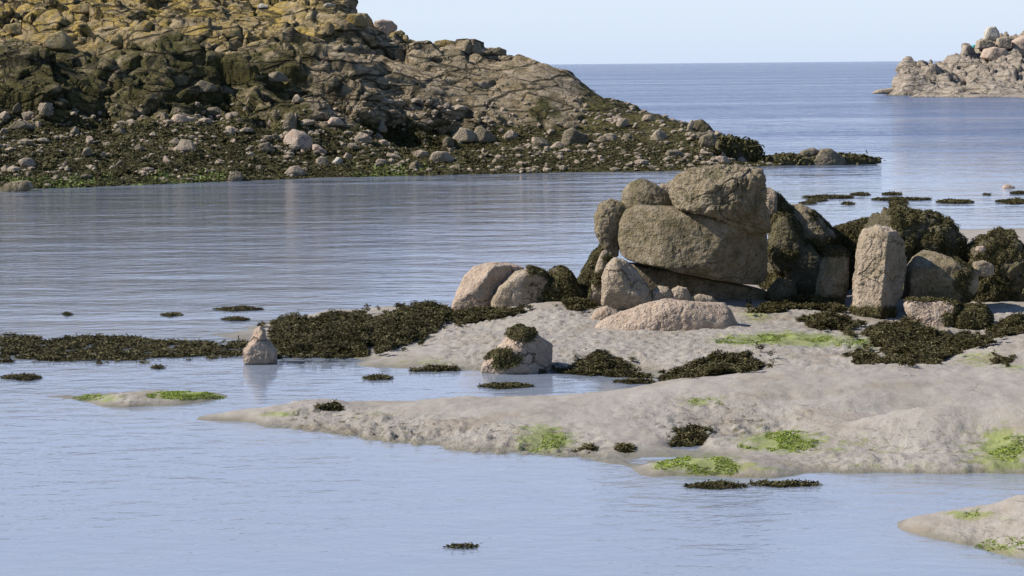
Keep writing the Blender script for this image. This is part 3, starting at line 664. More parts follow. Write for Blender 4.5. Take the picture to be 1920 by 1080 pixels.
boulder('boulder', 'shaded rock mass underneath the overhanging slab',
    [(1175, 492), (1250, 500), (1340, 522), (1440, 545), (1448, 575), (1400, 590), (1200, 590), (1170, 560)], 46.2, .55, M_GRANITE, p=5, planes=(((.1, -.9, -.2), .7),), nrand=2, amp=.04)
for pl, lb in (([(1218, 566), (1222, 545), (1236, 536), (1252, 538), (1266, 552), (1264, 568)], 'lumpy stone in the rubble under the slab, next to the propping rock'),
               ([(1256, 568), (1258, 544), (1272, 536), (1288, 540), (1296, 556), (1294, 570)], 'middle lumpy stone in the rubble under the slab'),
               ([(1288, 572), (1294, 556), (1312, 551), (1335, 556), (1346, 566), (1340, 574)], 'low stone at the right end of the rubble under the slab')):
    boulder('stone', lb, pl, 44.6, .8, M_TAN, p=4, sub=5, amp=.08, cat='stone')
pk, pv, pf = boulder('boulder', 'long low pink boulder lying on the mud in front of the stack',
    [(1107, 655), (1104, 625), (1125, 602), (1160, 587), (1200, 573), (1250, 561), (1320, 567), (1368, 568), (1384, 590), (1397, 612), (1380, 626), (1300, 632), (1220, 636), (1165, 662), (1120, 668)],
    42.4, .62, M_PINK, p=4, sub=7, planes=(((-.35, -.75, .55), .82), ((.3, -.6, .75), .84), ((.9, -.3, .3), .93)), nrand=3, amp=.05)
boulder('boulder', 'small pink rock with a tuft of weed behind the left end of the pink boulder',
    [(1104, 625), (1106, 598), (1118, 580), (1138, 574), (1158, 582), (1170, 592), (1150, 610), (1120, 622)], 43.6, .8, M_PINK, p=4, sub=5, amp=.07)
sl1, v1, f1 = boulder('boulder', 'narrow upright rock fin left of the propping rock',
    [(1104, 572), (1110, 530), (1118, 495), (1128, 470), (1142, 468), (1138, 500), (1134, 540), (1134, 575)], 45.4, .9, M_TAN, p=4, sub=5, amp=.08)
# left pair
lp, lv, lf = boulder('boulder', 'pinkish boulder with a rounded top, left end of the boulder group',
    [(850, 600), (847, 572), (856, 548), (870, 518), (888, 501), (928, 492), (962, 496), (986, 504), (966, 522), (940, 545), (928, 566), (926, 600)],
    46.2, .95, M_PINK, p=5, planes=(((-.5, -.6, .5), .82), ((.5, -.85, -.15), .72)), nrand=3, amp=.04)
rp, rv, rf = boulder('boulder', 'rounded tan boulder split from the pinkish one by a curved crack',
    [(922, 598), (921, 562), (936, 535), (966, 510), (996, 502), (1018, 508), (1030, 528), (1026, 560), (1018, 594)],
    45.9, .9, M_TAN, p=4, planes=(((.35, -.9, -.1), .76),), nrand=2, amp=.03)
wb, wv, wf = boulder('boulder', 'dark weed-covered boulder right of the cracked pair',
    [(1016, 590), (1017, 530), (1030, 506), (1050, 500), (1068, 510), (1082, 535), (1098, 560), (1108, 590)], 46.0, .9, M_DARK, p=4, nrand=3, amp=.06)
weed_on(wb, wv, wf, lambda px, py, n, c: (n[:, 2] > -.2)*(noise(c*3, 5) > -.25), 420)
weed_on(rp, rv, rf, lambda px, py, n, c: (n[:, 2] > .1)*(px > 990), 500)
ws, wsv, wsf = boulder('boulder', 'weedy sloping rock rising to the left side of the stack',
    [(1060, 590), (1075, 548), (1098, 505), (1112, 476), (1134, 455), (1150, 480), (1140, 590)], 46.8, .8, M_DARK, p=4, nrand=3, amp=.06)
weed_on(ws, wsv, wsf, lambda px, py, n, c: noise(c*2.5, 6) > -.35, 380)
weed_on(sl1, v1, f1, lambda px, py, n, c: (noise(c*4, 7) > .1), 450)
# right of the stack
boulder('boulder', 'upright pale rock just behind the right shoulder of the crowning boulder',
    [(1432, 350), (1446, 352), (1456, 362), (1456, 400), (1448, 430), (1430, 430)], 47.2, .8, M_TAN, p=4, sub=5)
o_, v_, f_ = boulder('boulder', 'dark weedy rock stepping down right of the crowning boulder',
    [(1446, 420), (1450, 358), (1462, 368), (1480, 388), (1488, 410), (1480, 430)], 47.4, .8, M_DARK, p=4, sub=5, amp=.08)
weed_on(o_, v_, f_, lambda px, py, n, c: noise(c*3, 3) > -.2, 350)
o_, v_, f_ = boulder('boulder', 'grey-topped weedy rock in the notch between the stack and the upright boulder',
    [(1440, 480), (1450, 430), (1474, 400), (1484, 386), (1500, 381), (1516, 390), (1545, 415), (1568, 440), (1590, 480), (1560, 510), (1460, 510)], 47.6, .8, M_GRANITE, p=4, amp=.06)
weed_on(o_, v_, f_, lambda px, py, n, c: ((py > 398) | (px > 1525))*(fbm(c*2.5, 3, 3)+.3*n[:, 2] > .05), 420)
o_, v_, f_ = boulder('boulder', 'round weed-draped rock in the dark hollow right of the slab',
    [(1440, 490), (1442, 420), (1458, 402), (1480, 402), (1500, 425), (1510, 460), (1500, 500), (1460, 510)], 46.9, .8, M_DARK, p=4, amp=.06)
weed_on(o_, v_, f_, lambda px, py, n, c: fbm(c*2.5, 9, 3)+.4*n[:, 2] > .1, 350)
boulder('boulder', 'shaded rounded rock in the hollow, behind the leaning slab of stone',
    [(1472, 530), (1474, 480), (1492, 458), (1520, 460), (1542, 485), (1546, 530), (1520, 560), (1480, 555)], 46.9, .8, M_DARK, p=4)  # dark material paints the shade of the stack into this rock's colour
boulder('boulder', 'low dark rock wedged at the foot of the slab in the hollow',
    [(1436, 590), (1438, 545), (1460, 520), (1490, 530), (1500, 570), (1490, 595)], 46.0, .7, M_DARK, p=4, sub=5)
o_, v_, f_ = boulder('boulder', 'leaning grey stone standing between the hollow and the tall upright boulder',
    [(1528, 575), (1532, 530), (1542, 490), (1556, 466), (1578, 464), (1590, 480), (1590, 530), (1580, 578)], 45.6, .7, M_GRANITE, p=5, planes=(((-.3, -.9, .2), .8),), amp=.05)
weed_on(o_, v_, f_, lambda px, py, n, c: py < 480, 450)
o_, v_, f_ = boulder('boulder', 'low weed-covered rocks forming the skyline left of the upright boulder',
    [(1540, 520), (1545, 440), (1570, 427), (1596, 420), (1620, 411), (1640, 412), (1636, 450), (1620, 520)], 47.9, .8, M_DARK, p=4, amp=.07)
weed_on(o_, v_, f_, lambda px, py, n, c: noise(c*2, 2) > -.7, 420)
bw, bv, bf = boulder('boulder', 'broad humped boulder shaggy with brown weed, highest rock at the right',
    [(1612, 500), (1618, 440), (1640, 410), (1662, 392), (1690, 386), (1722, 394), (1752, 399), (1778, 412), (1798, 440), (1812, 470), (1816, 510), (1760, 560), (1650, 560)],
    46.9, .8, M_DARK, p=3.5, sub=7, nrand=5, amp=.16, crag=.08)
weed_on(bw, bv, bf, lambda px, py, n, c: ((px > 1668) | (py > 430))*(fbm(c*2.2, 2, 3)+.35*n[:, 2] > .0), 400)
pi, piv, pif = boulder('boulder', 'tall upright pale boulder with a sunlit left face, skirted with weed',
    [(1600, 600), (1602, 550), (1606, 500), (1612, 455), (1622, 430), (1645, 421), (1675, 428), (1698, 452), (1704, 500), (1697, 545), (1672, 585), (1650, 618), (1604, 614)],
    44.5, .9, M_TAN, p=3.6, sub=7, planes=(((-.55, -.82, .1), .84), ((.80, -.6, -.05), .55)), nrand=1, amp=.08, crack=.03)
weed_on(pi, piv, pif, lambda px, py, n, c: (py > 578)*(noise(c*4, 2) > -.3), 600, L=.12)
o_, v_, f_ = boulder('boulder', 'angular rock with a pale sloping top leaning right of the upright boulder',
    [(1698, 560), (1702, 505), (1716, 484), (1738, 468), (1762, 474), (1800, 492), (1832, 508), (1828, 545), (1800, 575), (1730, 580)],
    44.9, .8, M_GRANITE, p=7, planes=(((-.1, -.35, .93), .72), ((-.2, -.95, -.2), .85)), nrand=2, amp=.05)
weed_on(o_, v_, f_, lambda px, py, n, c: (px > 1790)*(noise(c*3, 2) > -.1), 350)
o_, v_, f_ = boulder('boulder', 'square pink rock half hidden by weed, below the angular rock',
    [(1696, 572), (1706, 562), (1740, 563), (1796, 567), (1800, 600), (1796, 640), (1750, 640), (1722, 616), (1706, 595)],
    43.4, .8, M_PINK, p=6, planes=(((-.2, -.95, .15), .85),), nrand=2, amp=.04)
weed_on(o_, v_, f_, lambda px, py, n, c: ((px > 1770) | (py < 566))*(noise(c*4, 2) > -.3), 600)
o_, v_, f_ = boulder('boulder', 'small bright cream rock tucked in the weed below the square pink rock',
    [(1736, 640), (1738, 622), (1755, 615), (1778, 616), (1792, 628), (1790, 642)], 41.8, .8, M_FARPALE, p=4, sub=5, amp=.08)
o_, v_, f_ = boulder('boulder', 'dome of rock under thick weed at the lower right of the group',
    [(1788, 650), (1790, 590), (1808, 574), (1840, 572), (1858, 590), (1862, 640), (1850, 655)], 43.2, .8, M_DARK, p=4, amp=.06)
weed_on(o_, v_, f_, lambda px, py, n, c: noise(c*2, 2) > -.8, 500)
wr, wrv, wrf = boulder('boulder', 'large weed-smothered rock running out of the picture at the right',
    [(1800, 620), (1802, 520), (1812, 465), (1835, 446), (1870, 438), (1900, 440), (1920, 470), (1975, 500), (2000, 600), (1960, 650), (1850, 640)],
    46.4, .7, M_DARK, p=3.5, sub=7, amp=.17, crag=.09)
weed_on(wr, wrv, wrf, lambda px, py, n, c: fbm(c*2.2, 12, 3)+.3*n[:, 2] > -.02, 380)
boulder('boulder', 'pale block poking out of the weed at the right, beside the angular rock',
    [(1824, 516), (1826, 492), (1845, 488), (1862, 496), (1864, 514), (1845, 520)], 44.7, .8, M_TAN, p=6, sub=5)
boulder('stone', 'small orange-pink stone high on the weedy slope at the right',
    [(1829, 470), (1831, 462), (1846, 461), (1849, 469), (1840, 474)], 45.1, .8, M_PINK, p=6, sub=4, cat='stone')
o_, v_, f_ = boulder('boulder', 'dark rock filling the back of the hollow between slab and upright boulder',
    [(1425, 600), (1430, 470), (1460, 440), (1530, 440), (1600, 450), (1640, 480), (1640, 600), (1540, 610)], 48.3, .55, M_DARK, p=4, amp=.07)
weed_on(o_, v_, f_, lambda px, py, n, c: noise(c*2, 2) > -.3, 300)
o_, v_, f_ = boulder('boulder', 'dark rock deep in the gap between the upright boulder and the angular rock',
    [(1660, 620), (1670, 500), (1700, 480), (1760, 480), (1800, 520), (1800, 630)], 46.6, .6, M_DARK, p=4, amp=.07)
# rock in the pool and the one at the left
rd, rdv, rdf = boulder('boulder', 'pyramid rock capped with brown weed standing at the edge of the pool',
    [(899, 700), (908, 676), (926, 657), (944, 640), (956, 622), (974, 612), (998, 622), (1020, 636), (1038, 650), (1036, 672), (1030, 702)],
    38.9, .8, M_PINK, p=6, planes=(((-.55, -.5, .65), .8), ((.7, -.72, .1), .66)), nrand=2, amp=.05)
weed_on(rd, rdv, rdf, lambda px, py, n, c: (((px-978)/26)**2+((py-622)/18)**2 < 1) | ((((px-945)/32)**2+((py-672)/17)**2 < 1) & (noise(c*4, 2) > -.2)), 900)
re_, rev, ref = boulder('boulder', 'pale pink rock with a small knob at the left tip of the weed bank',
    [(458, 682), (457, 655), (466, 641), (474, 629), (477, 617), (487, 612), (496, 619), (498, 634), (510, 645), (518, 658), (519, 682)], 40.3, .8, M_PINK, p=5, sub=6, amp=.05)
boulder('stone', 'little pink boulder alone in calm water near the right edge',
    [(1876, 360), (1880, 348), (1890, 345), (1902, 350), (1908, 359)], 94, .8, M_PINK, p=4, sub=5, cat='stone')

# ---- seaweed banks and mats on the mud ----------------------------------------
WB = lambda poly, lb, **k: weed_mat_on(BV_MUD, poly, 'seaweed_clump', lb, **k)
WB([(512, 672), (506, 640), (505, 608), (560, 604), (640, 600), (700, 592), (715, 640), (700, 668), (600, 673)], 'thick dark weed bank behind the pale pink rock at the left', hump=.13, dens=520)
WB([(690, 665), (690, 600), (735, 590), (765, 578), (850, 580), (850, 605), (800, 635), (740, 660)], 'weed bank running from the cracked boulder pair down to the water', hump=.14, dens=520)
WB([(845, 608), (850, 590), (925, 588), (1030, 580), (1040, 572), (1000, 582), (930, 598), (870, 612)], 'fringe of weed along the feet of the cracked boulder pair', hump=.14, dens=600)
WB([(1048, 574), (1060, 566), (1110, 566), (1118, 576), (1105, 590), (1075, 586)], 'small weed patch between the weedy boulder and the pink rock', hump=.12, dens=600)
WB([(1050, 698), (1090, 672), (1130, 660), (1165, 670), (1190, 690), (1188, 698), (1120, 702)], 'low cone of weed on the mud left of the pink boulder', hump=.15, dens=700)
WB([(1225, 716), (1260, 700), (1310, 682), (1360, 670), (1430, 668), (1432, 684), (1400, 698), (1320, 708)], 'ragged weed heap in the hollow behind the long mud bank', hump=.16, dens=700)
WB([(1488, 606), (1520, 598), (1560, 596), (1600, 608), (1625, 622), (1580, 622), (1520, 616)], 'dark weed mound in front of the leaning grey stone', hump=.16, dens=700)
WB([(1395, 590), (1420, 575), (1500, 560), (1590, 570), (1600, 592), (1560, 588), (1500, 580), (1430, 588)], 'band of weed along the foot of the dark hollow', hump=.14, dens=600)
WB([(1600, 630), (1640, 615), (1740, 625), (1800, 640), (1850, 628), (1862, 645), (1800, 660), (1770, 682), (1700, 685), (1640, 655)], 'wide weed carpet below the upright boulder', hump=.16, dens=650)
WB([(1590, 672), (1600, 664), (1650, 668), (1700, 682), (1640, 684)], 'thin weed strip behind the crest of the long mud bank', hump=.08, dens=650)
WB([(1855, 640), (1860, 610), (1890, 600), (1960, 595), (1960, 618), (1900, 630)], 'weed at the right edge beside the weedy dome', hump=.18, dens=600)
WB([(1850, 684), (1870, 668), (1900, 676), (1890, 690)], 'small weed tuft on the bank at the right edge', hump=.06, dens=500)
WB([(1255, 835), (1262, 808), (1290, 792), (1325, 800), (1330, 822), (1300, 838)], 'dark weed lining the wave-cut hole in the long bank', hump=.03, dens=700)
WB([(1080, 848), (1090, 838), (1118, 838), (1120, 848)], 'small weed tuft by the water, left one of a pair on the long bank', hump=.04, dens=600)
WB([(1145, 846), (1160, 836), (1190, 834), (1192, 846), (1160, 850)], 'small weed tuft by the water, right one of a pair on the long bank', hump=.03, dens=600)
WB([(775, 696), (800, 689), (860, 690), (862, 696), (820, 698)], 'thin weed line at the water edge left of the pyramid rock', hump=.05, dens=600)
WB([(1030, 700), (1040, 692), (1120, 696), (1220, 704), (1230, 712), (1120, 706)], 'weed strung along the waterline of the pool', hump=.05, dens=450)
WB([(580, 772), (590, 762), (625, 754), (645, 764), (650, 769)], 'dark weedy rim on the little hump of the long bank', hump=.03, dens=500)
WB([(0, 672), (0, 630), (70, 632), (90, 638), (200, 632), (260, 634), (300, 640), (400, 642), (470, 640), (465, 668), (380, 668), (250, 676), (100, 678)], 'wide weed raft awash at the left edge', hump=.02, dens=320, ragged=.30, L=.13, lift=.15)
WF = lambda poly, lb, **k: weed_mat_on(None, poly, 'floating_seaweed', lb, plane_z=.008, hump=.03, group='seaweed floating on the water', **{**dict(lift=.12), **k})
def strip(x0, x1, y, h=4, n=5):
    a = [(x0+(x1-x0)*k/n, y-h/2*math.sin(math.pi*(k+.3)/(n+.6))*random.uniform(.6, 1.3)) for k in range(n+1)]
    b = [(x0+(x1-x0)*k/n, y+h/2*math.sin(math.pi*(k+.3)/(n+.6))*random.uniform(.6, 1.3)) for k in range(n, -1, -1)]
    return a+b
for x0, x1, y, h, lb in (
    (1505, 1600, 370, 6, 'longest weed strip on the calm water beyond the notch in the rocks'), (1515, 1550, 376, 4, 'faint weed strip just below the longest one'),
    (1595, 1630, 365, 5, 'short weed strip right of the longest one beyond the notch'), (1655, 1690, 364, 4, 'short weed strip far out, above the weedy humped boulder'),
    (1636, 1745, 374, 5, 'thin long weed strip above the weedy humped boulder'), (1668, 1702, 380, 5, 'weed strip touching the skyline of the weedy humped boulder'),
    (1757, 1825, 379, 7, 'weed strip on open water right of the weedy humped boulder'), (1868, 1935, 378, 8, 'dark weed strip at the right edge below the little pink boulder'),
    (1578, 1602, 382, 4, 'small weed strip in the middle of the notch'), (1500, 1530, 381, 3, 'weed strip beside the grey-topped rock in the notch'),
    (1845, 1856, 365, 3, 'speck of weed left of the little pink boulder'), (1895, 1925, 362, 4, 'weed streak at the foot of the little pink boulder'),
    (302, 342, 590, 7, 'small round weed tuft on the cove water, left of two'), (400, 492, 580, 7, 'weed strip on the cove water, upper right of the small tuft'),
    (415, 467, 599, 6, 'weed strip below the strip on the cove water'), (0, 78, 708, 10, 'dark weed raft touching the left edge below the wide raft'),
    (680, 736, 709, 8, 'weed raft in the pool near the tip of the mud'), (897, 1000, 724, 9, 'weed raft in the pool in front of the pyramid rock'), (1150, 1225, 716, 8, 'weed raft at the right end of the pool'),
    (1285, 1400, 912, 12, 'left weed raft in the channel in front of the banks'), (1400, 1540, 908, 9, 'right weed raft in the channel in front of the banks'),
    (835, 898, 1025, 6, 'small dark weed tuft in open foreground water'),  (285, 308, 689, 5, 'speck of weed under the wide raft'),
    (118, 135, 589, 5, 'speck of weed on the cove water at the far left'), (210, 300, 640, 5, 'greener weed hump in the wide raft')):
    d = at_z(x0, y, 0)[1]; WF(strip(x0, x1, y, h), lb, dens=min(900, 420*(40/d)**.5), L=.08*max(1, d/55), Wd=.03*max(1, d/55))

# ---- green algae growing in sheets on the mud ----------------------------------
def algae_patch(poly, lb, dens=500, L=.045, thr=.35):
    return weed_mat_on(BV_MUD, poly, 'algae_patch', lb, dens=dens*.8, hump=.003, mat=M_WEEDG, L=L, Wd=.02, cat='algae', ragged=thr, group='green algae patches on the mud', lift=.06)
algae_patch([(1195, 885), (1230, 868), (1290, 855), (1350, 858), (1392, 875), (1388, 890), (1300, 893)], 'bright algae at the waterline of the lower right bank', 700)
algae_patch([(1380, 840), (1400, 818), (1460, 808), (1540, 815), (1535, 835), (1500, 850), (1440, 845)], 'brightest green algae on the crest of the lower right bank', 700, thr=.42)
algae_patch([(965, 840), (985, 815), (1020, 805), (1065, 815), (1060, 838), (1010, 850)], 'green algae on the front slope of the long bank', 450)
algae_patch([(1335, 642), (1360, 628), (1450, 626), (1620, 634), (1640, 652), (1600, 650), (1500, 640), (1380, 648)], 'long green algae streak in front of the pink boulder', 420, thr=.45)
algae_patch([(270, 745), (290, 734), (350, 733), (410, 740), (425, 747), (350, 752)], 'vivid algae on the right half of the islet at the left', 800, thr=.35)
algae_patch([(115, 744), (160, 740), (230, 738), (200, 748), (140, 752)], 'pale algae on the left tip of the islet', 350, thr=.45)
algae_patch([(1845, 850), (1850, 820), (1900, 812), (1960, 820), (1960, 870), (1880, 868)], 'vivid algae at the right edge of the lower right bank', 500, thr=.4)
algae_patch([(1285, 752), (1300, 745), (1345, 750), (1362, 762), (1320, 760)], 'small algae smear above the wave-cut hole', 350, thr=.2)
algae_patch([(1795, 970), (1830, 952), (1880, 945), (1860, 960), (1820, 972)], 'algae line on the crest of the bottom right bank', 500, thr=.4)
algae_patch([(1815, 1025), (1850, 1010), (1940, 1012), (1940, 1040), (1860, 1036)], 'algae at the waterline of the bottom right bank', 400, thr=.2)
algae_patch([(480, 783), (520, 774), (570, 770), (560, 780)], 'thin algae on the left tip of the long bank', 300, thr=.45)

# ---------------------------------------------------------------- rocks of the headland shore
def head_pt(px, py):
    h = BV_HEAD.ray_cast(Vector((0, 0, CAMZ)), Vector(ray(px, py)).normalized(), 300)
    return (np.array(h[0]), np.array(h[1])) if h[0] else (at_z(px, py, 0), np.array([0, 0, 1.]))
HR = [ # px centre, bottom py, width px, height px, material, label
 (558, 190, 20, 16, M_FARPALE, 'bright cream stone high on the dark slope'), (345, 282, 46, 26, M_FARPALE, 'pink slab tipped over the weedy beach, casting a long shadow'),
 (330, 272, 26, 16, M_FARGREY, 'grey stone behind the pink tipped slab'), (557, 276, 54, 38, M_PINK, 'large reddish boulder on the beach with a sunlit left face'),
 (500, 284, 26, 22, M_FARGREY, 'grey block on the weed left of the reddish boulder'), (678, 266, 34, 22, M_FARPALE, 'square-faced pale block at the foot of the smooth slab'),
 (718, 272, 20, 12, M_PINK, 'small pink stone right of the square-faced block'), (716, 246, 18, 14, M_FARPALE, 'pale chip standing above the square-faced block'),
 (958, 262, 26, 22, M_FARPALE, 'pale angular boulder alone under the end of the slab'), (872, 262, 52, 26, M_FARPALE, 'pointed pale rock, left of the pair under the slab'),
 (908, 262, 44, 30, M_FARGREY, 'grey pointed rock, right of the pair under the slab'), (840, 272, 22, 18, M_FARGREY, 'rounded weedy stone left of the pointed pair'), (1015, 278, 32, 24, M_FARGREY, 'rounded grey boulder right of the lone pale one'),
 (1044, 280, 26, 18, M_FARPALE, 'pale boulder touching the rounded grey one'), (1026, 284, 14, 12, M_FARPALE, 'small pale stone before the two touching boulders'),
 (1078, 272, 48, 40, M_FARGREY, 'big grey triangular boulder in the middle of the right beach'), (1075, 240, 28, 14, M_FARGREY, 'flat grey block perched behind the triangular boulder'),
 (1168, 236, 22, 17, M_FARPALE, 'pale cube of rock high on the weedy right slope'), (1236, 262, 30, 22, M_FARPALE, 'tilted pale slab on the right slope'), (1215, 226, 22, 14, M_FARPALE, 'pale broken stone near the right skyline'),
 (1145, 264, 30, 16, M_FARPALE, 'curved pale rock between the triangular boulder and the tilted slab'), (1175, 262, 22, 14, M_FARGREY, 'grey stone beside the curved pale rock'), (1128, 268, 20, 16, M_FARGREY, 'grey stone left of the curved pale rock'), (1108, 278, 18, 12, M_FARPALE, 'pale stone right of the triangular boulder'),
 (1266, 294, 38, 16, M_FARGREY, 'flat mottled rock near the right waterline'), (1312, 258, 34, 12, M_FARGREY, 'long grey rock below the craggy skyline rock'),
 (1336, 274, 46, 30, M_FARGREY, 'flat-faced grey rock beside the big dark boulder'), (1350, 304, 36, 14, M_PINK, 'pinkish rock at the foot of the big dark boulder, left one'),
 (1392, 305, 32, 14, M_PINK, 'pinkish rock at the foot of the big dark boulder, right one'), (38, 240, 48, 16, M_FARGREY, 'long grey rock at the left edge of the weedy beach'),
 (80, 266, 24, 10, M_FARPALE, 'flat pale stone below the long grey rock'), (140, 254, 20, 20, M_FARGREY, 'upright grey stone on the left beach'), (86, 214, 24, 18, M_FARGREY, 'grey rock with dark side at the foot of the left cliff'), (225, 250, 22, 14, M_FARGREY, 'rounded grey stone in the middle of the left beach'),
 (442, 340, 28, 22, M_FARGREY, 'grey boulder at the waterline of the beach'), (552, 330, 44, 22, M_FARPALE, 'pale humped rock near the waterline'), (605, 308, 24, 18, M_FARPALE, 'pale rock with a dark hollow above the waterline'),
 (633, 308, 22, 16, M_WHITE, 'whitish rock beside the hollow one'), (652, 298, 18, 14, M_PINK, 'pink stone right of the whitish rock'), (828, 304, 42, 24, M_FARPALE, 'humped pale boulder in the middle of the lower beach'),
 (780, 318, 24, 20, M_FARGREY, 'grey block left of the humped pale boulder'), (714, 308, 26, 12, M_FARPALE, 'flat pale stone among the green algae'), (738, 296, 30, 10, M_FARPALE, 'long flat stone below the green algae on the beach'),
 (626, 233, 34, 16, M_PINK, 'pink slab near the top of the middle beach'), (543, 240, 24, 34, M_FARGREY, 'tall grey stone behind the reddish boulder'), (385, 170, 48, 22, M_FARGREY, 'broad tilted slab in the dark middle of the cliff'),
 (402, 215, 42, 18, M_FARGREY, 'leaning slab under the broad tilted one'), (338, 228, 36, 16, M_PINK, 'pinkish rock at the foot of the cliff'), (432, 252, 18, 16, M_FARPALE, 'pale pointed stone right of the pink tipped slab'), (460, 246, 28, 8, M_FARPALE, 'thin pale slab beside the pointed stone'),
 (515, 150, 46, 20, M_FARGREY, 'large pale notched block in the middle of the cliff'), (220, 66+20, 34, 26, M_LICHEN, 'pale fractured block on the upper left cliff'),
 (110, 88, 52, 34, M_LICHEN, 'big yellow lichen block on the upper left cliff'), (425, 68, 56, 16, M_LICHEN, 'flat orange-lichened ledge on the upper cliff'), (160, 12+10, 60, 18, M_LICHEN, 'lichened ledge at the top edge of the cliff'),
 (270, 55, 30, 22, M_LICHEN, 'upright lichened block beside the fractured one'), (670, 36+10, 40, 24, M_LICHEN, 'grey block low on the steep skyline'), (30, 66, 60, 26, M_LICHEN, 'pale lichened buttress at the left edge'), (493, 14, 20, 9, M_WHITE, 'bright white bird-limed stone near the top of the headland'), (618, 12, 22, 8, M_WHITE, 'white-topped stone close to the steep skyline')]
for k, (px, py, ww, hh, mt, lb) in enumerate(HR):
    p, nn = head_pt(px, py-2); rg_ = np.random.default_rng(500+k); jt = lambda a: rg_.uniform(-a, a)
    w2, h2, yb = ww*.56, hh*1.02, py+hh*.15
    pts = [(-1, 0), (-.92+jt(.08), -.45+jt(.2)), (-.5+jt(.25), -.88+jt(.12)), (.05+jt(.3), -1+jt(.05)), (.55+jt(.2), -.72+jt(.2)), (.95+jt(.1), -.3+jt(.2)), (1, .02)]
    if k % 2: pts = [(-a, b) for a, b in pts][::-1]
    boulder('shore_rock', lb, [(px+a*w2, yb+b*h2) for a, b in pts], p[1]-.1, .9, mt, p=9, sub=4, nrand=11, amp=.04, crag=.02, group='rocks scattered on the headland shore', cat='rock', chip=(.58, .88))
# traced rocks on the skyline and at the end of the point
def far_b(lb, poly, D, mat, **k): return boulder('shore_rock', lb, poly, D, .8, mat, cat='rock', **{**dict(sub=5, amp=.06), **k})
far_b('rounded pale block on the steep skyline', [(660, 60), (660, 28), (672, 24), (688, 25), (697, 36), (706, 60)], 134, M_LICHEN, p=6)
far_b('largest pink block on the skyline, lit from the left', [(700, 62), (702, 40), (716, 36), (734, 39), (745, 48), (744, 56), (730, 68)], 133.5, M_PINK, p=7)
far_b('wedge-shaped pale block below the pink skyline block', [(728, 72), (732, 62), (752, 56), (760, 62), (756, 74)], 133, M_LICHEN, p=7)
far_b('upright yellow stone at the foot of the skyline blocks', [(754, 84), (756, 66), (764, 65), (767, 72), (766, 84)], 132.8, M_LICHEN, p=5)
far_b('small mustard-coloured stone on the flat part of the skyline', [(764, 84), (768, 73), (778, 76), (786, 84)], 132.8, M_LICHEN, p=4)
far_b('yellow capped low dome on the skyline', [(808, 88), (815, 77), (835, 74), (852, 77), (864, 88)], 133, M_LICHEN, p=4)
far_b('flat pinkish stone on the skyline right of the low dome', [(890, 98), (896, 90), (925, 89), (928, 100)], 132.6, M_PINK, p=5)
far_b('rounded stone at the right of the flat skyline', [(918, 104), (920, 92), (935, 88), (950, 94), (950, 104)], 132.4, M_FARGREY, p=4)
bd_, bdv, bdf = far_b('big dark green boulder ending the point', [(1340, 300), (1342, 268), (1352, 257), (1380, 262), (1400, 266), (1416, 268), (1423, 280), (1424, 306), (1400, 312), (1360, 306)], 117.5, M_DARK, p=6, sub=6)
weed_on(bd_, bdv, bdf, lambda px, py, n, c: (px > 1350)*(noise(c, 2) > -.6), 60, L=.2, Wd=.09, mat=M_WEEDF)
far_b('pale plate leaning on the big dark boulder', [(1314, 274), (1318, 255), (1334, 250), (1346, 258), (1340, 272), (1330, 278)], 116.4, M_FARGREY, p=6)
far_b('dark craggy rock on the right skyline', [(1290, 264), (1292, 242), (1299, 227), (1315, 223), (1330, 235), (1342, 251), (1338, 266)], 122, M_DARK, p=6, nrand=8, amp=.1)
far_b('pale sunlit chip on the left side of the dark skyline rock', [(1287, 246), (1291, 232), (1298, 223), (1301, 232), (1297, 246)], 121.2, M_FARPALE, p=5)
far_b('low brown boulder in the water at the left edge', [(-25, 364), (0, 352), (22, 341), (50, 338), (66, 344), (64, 354), (30, 364)], 98.5, M_GRANITE, p=6, nrand=5, amp=.06)
# low reef beyond the point
rf_, rfv, rff = far_b('long low weedy reef off the end of the point', [(1415, 313), (1420, 296), (1460, 292), (1500, 292), (1580, 290), (1620, 294), (1650, 300), (1672, 302), (1650, 308), (1600, 311), (1500, 313)], 117, M_DARK, sub=6, p=3)
weed_on(rf_, rfv, rff, lambda px, py, n, c: n[:, 2] > .0, 45, L=.2, Wd=.09, mat=M_WEEDF)
far_b('left peaked rock of the low reef', [(1478, 312), (1488, 300), (1504, 282), (1525, 277), (1540, 284), (1532, 300), (1520, 312)], 117, M_FARGREY, p=6)
far_b('right peaked rock of the low reef, dark on its crest', [(1520, 311), (1528, 296), (1540, 279), (1556, 278), (1568, 286), (1582, 296), (1590, 310)], 116.6, M_FARGREY, p=6)
far_b('small hump at the seaward end of the low reef', [(1582, 310), (1590, 290), (1604, 290), (1622, 300), (1630, 310)], 117, M_DARK, p=5)
# islet tops
far_b('pale rounded pinnacle balanced on the very top of the islet', [(1844, 76), (1846, 60), (1852, 51), (1866, 49), (1872, 58), (1876, 70), (1870, 78)], 368, M_WHITE, p=5)
far_b('pink slab rock under the pinnacle of the islet', [(1838, 108), (1846, 92), (1864, 88), (1886, 92), (1894, 104), (1880, 114), (1855, 114)], 360, M_PINK, p=6)
far_b('pale jumbled block right of the islet pinnacle', [(1866, 90), (1870, 72), (1888, 68), (1896, 76), (1894, 92)], 364, M_FARPALE, p=7)
far_b('pale block left under the islet pinnacle', [(1828, 92), (1832, 76), (1848, 72), (1862, 78), (1860, 92)], 364, M_FARPALE, p=7)
far_b('big brownish rock at the right edge of the islet', [(1888, 110), (1894, 78), (1910, 70), (1935, 62), (1960, 80), (1960, 112)], 366, M_PINK, p=6)
far_b('flat brown ledge at the left foot of the islet', [(1632, 176), (1645, 168), (1670, 165), (1700, 166), (1705, 177)], 352, M_FARPALE, p=4)
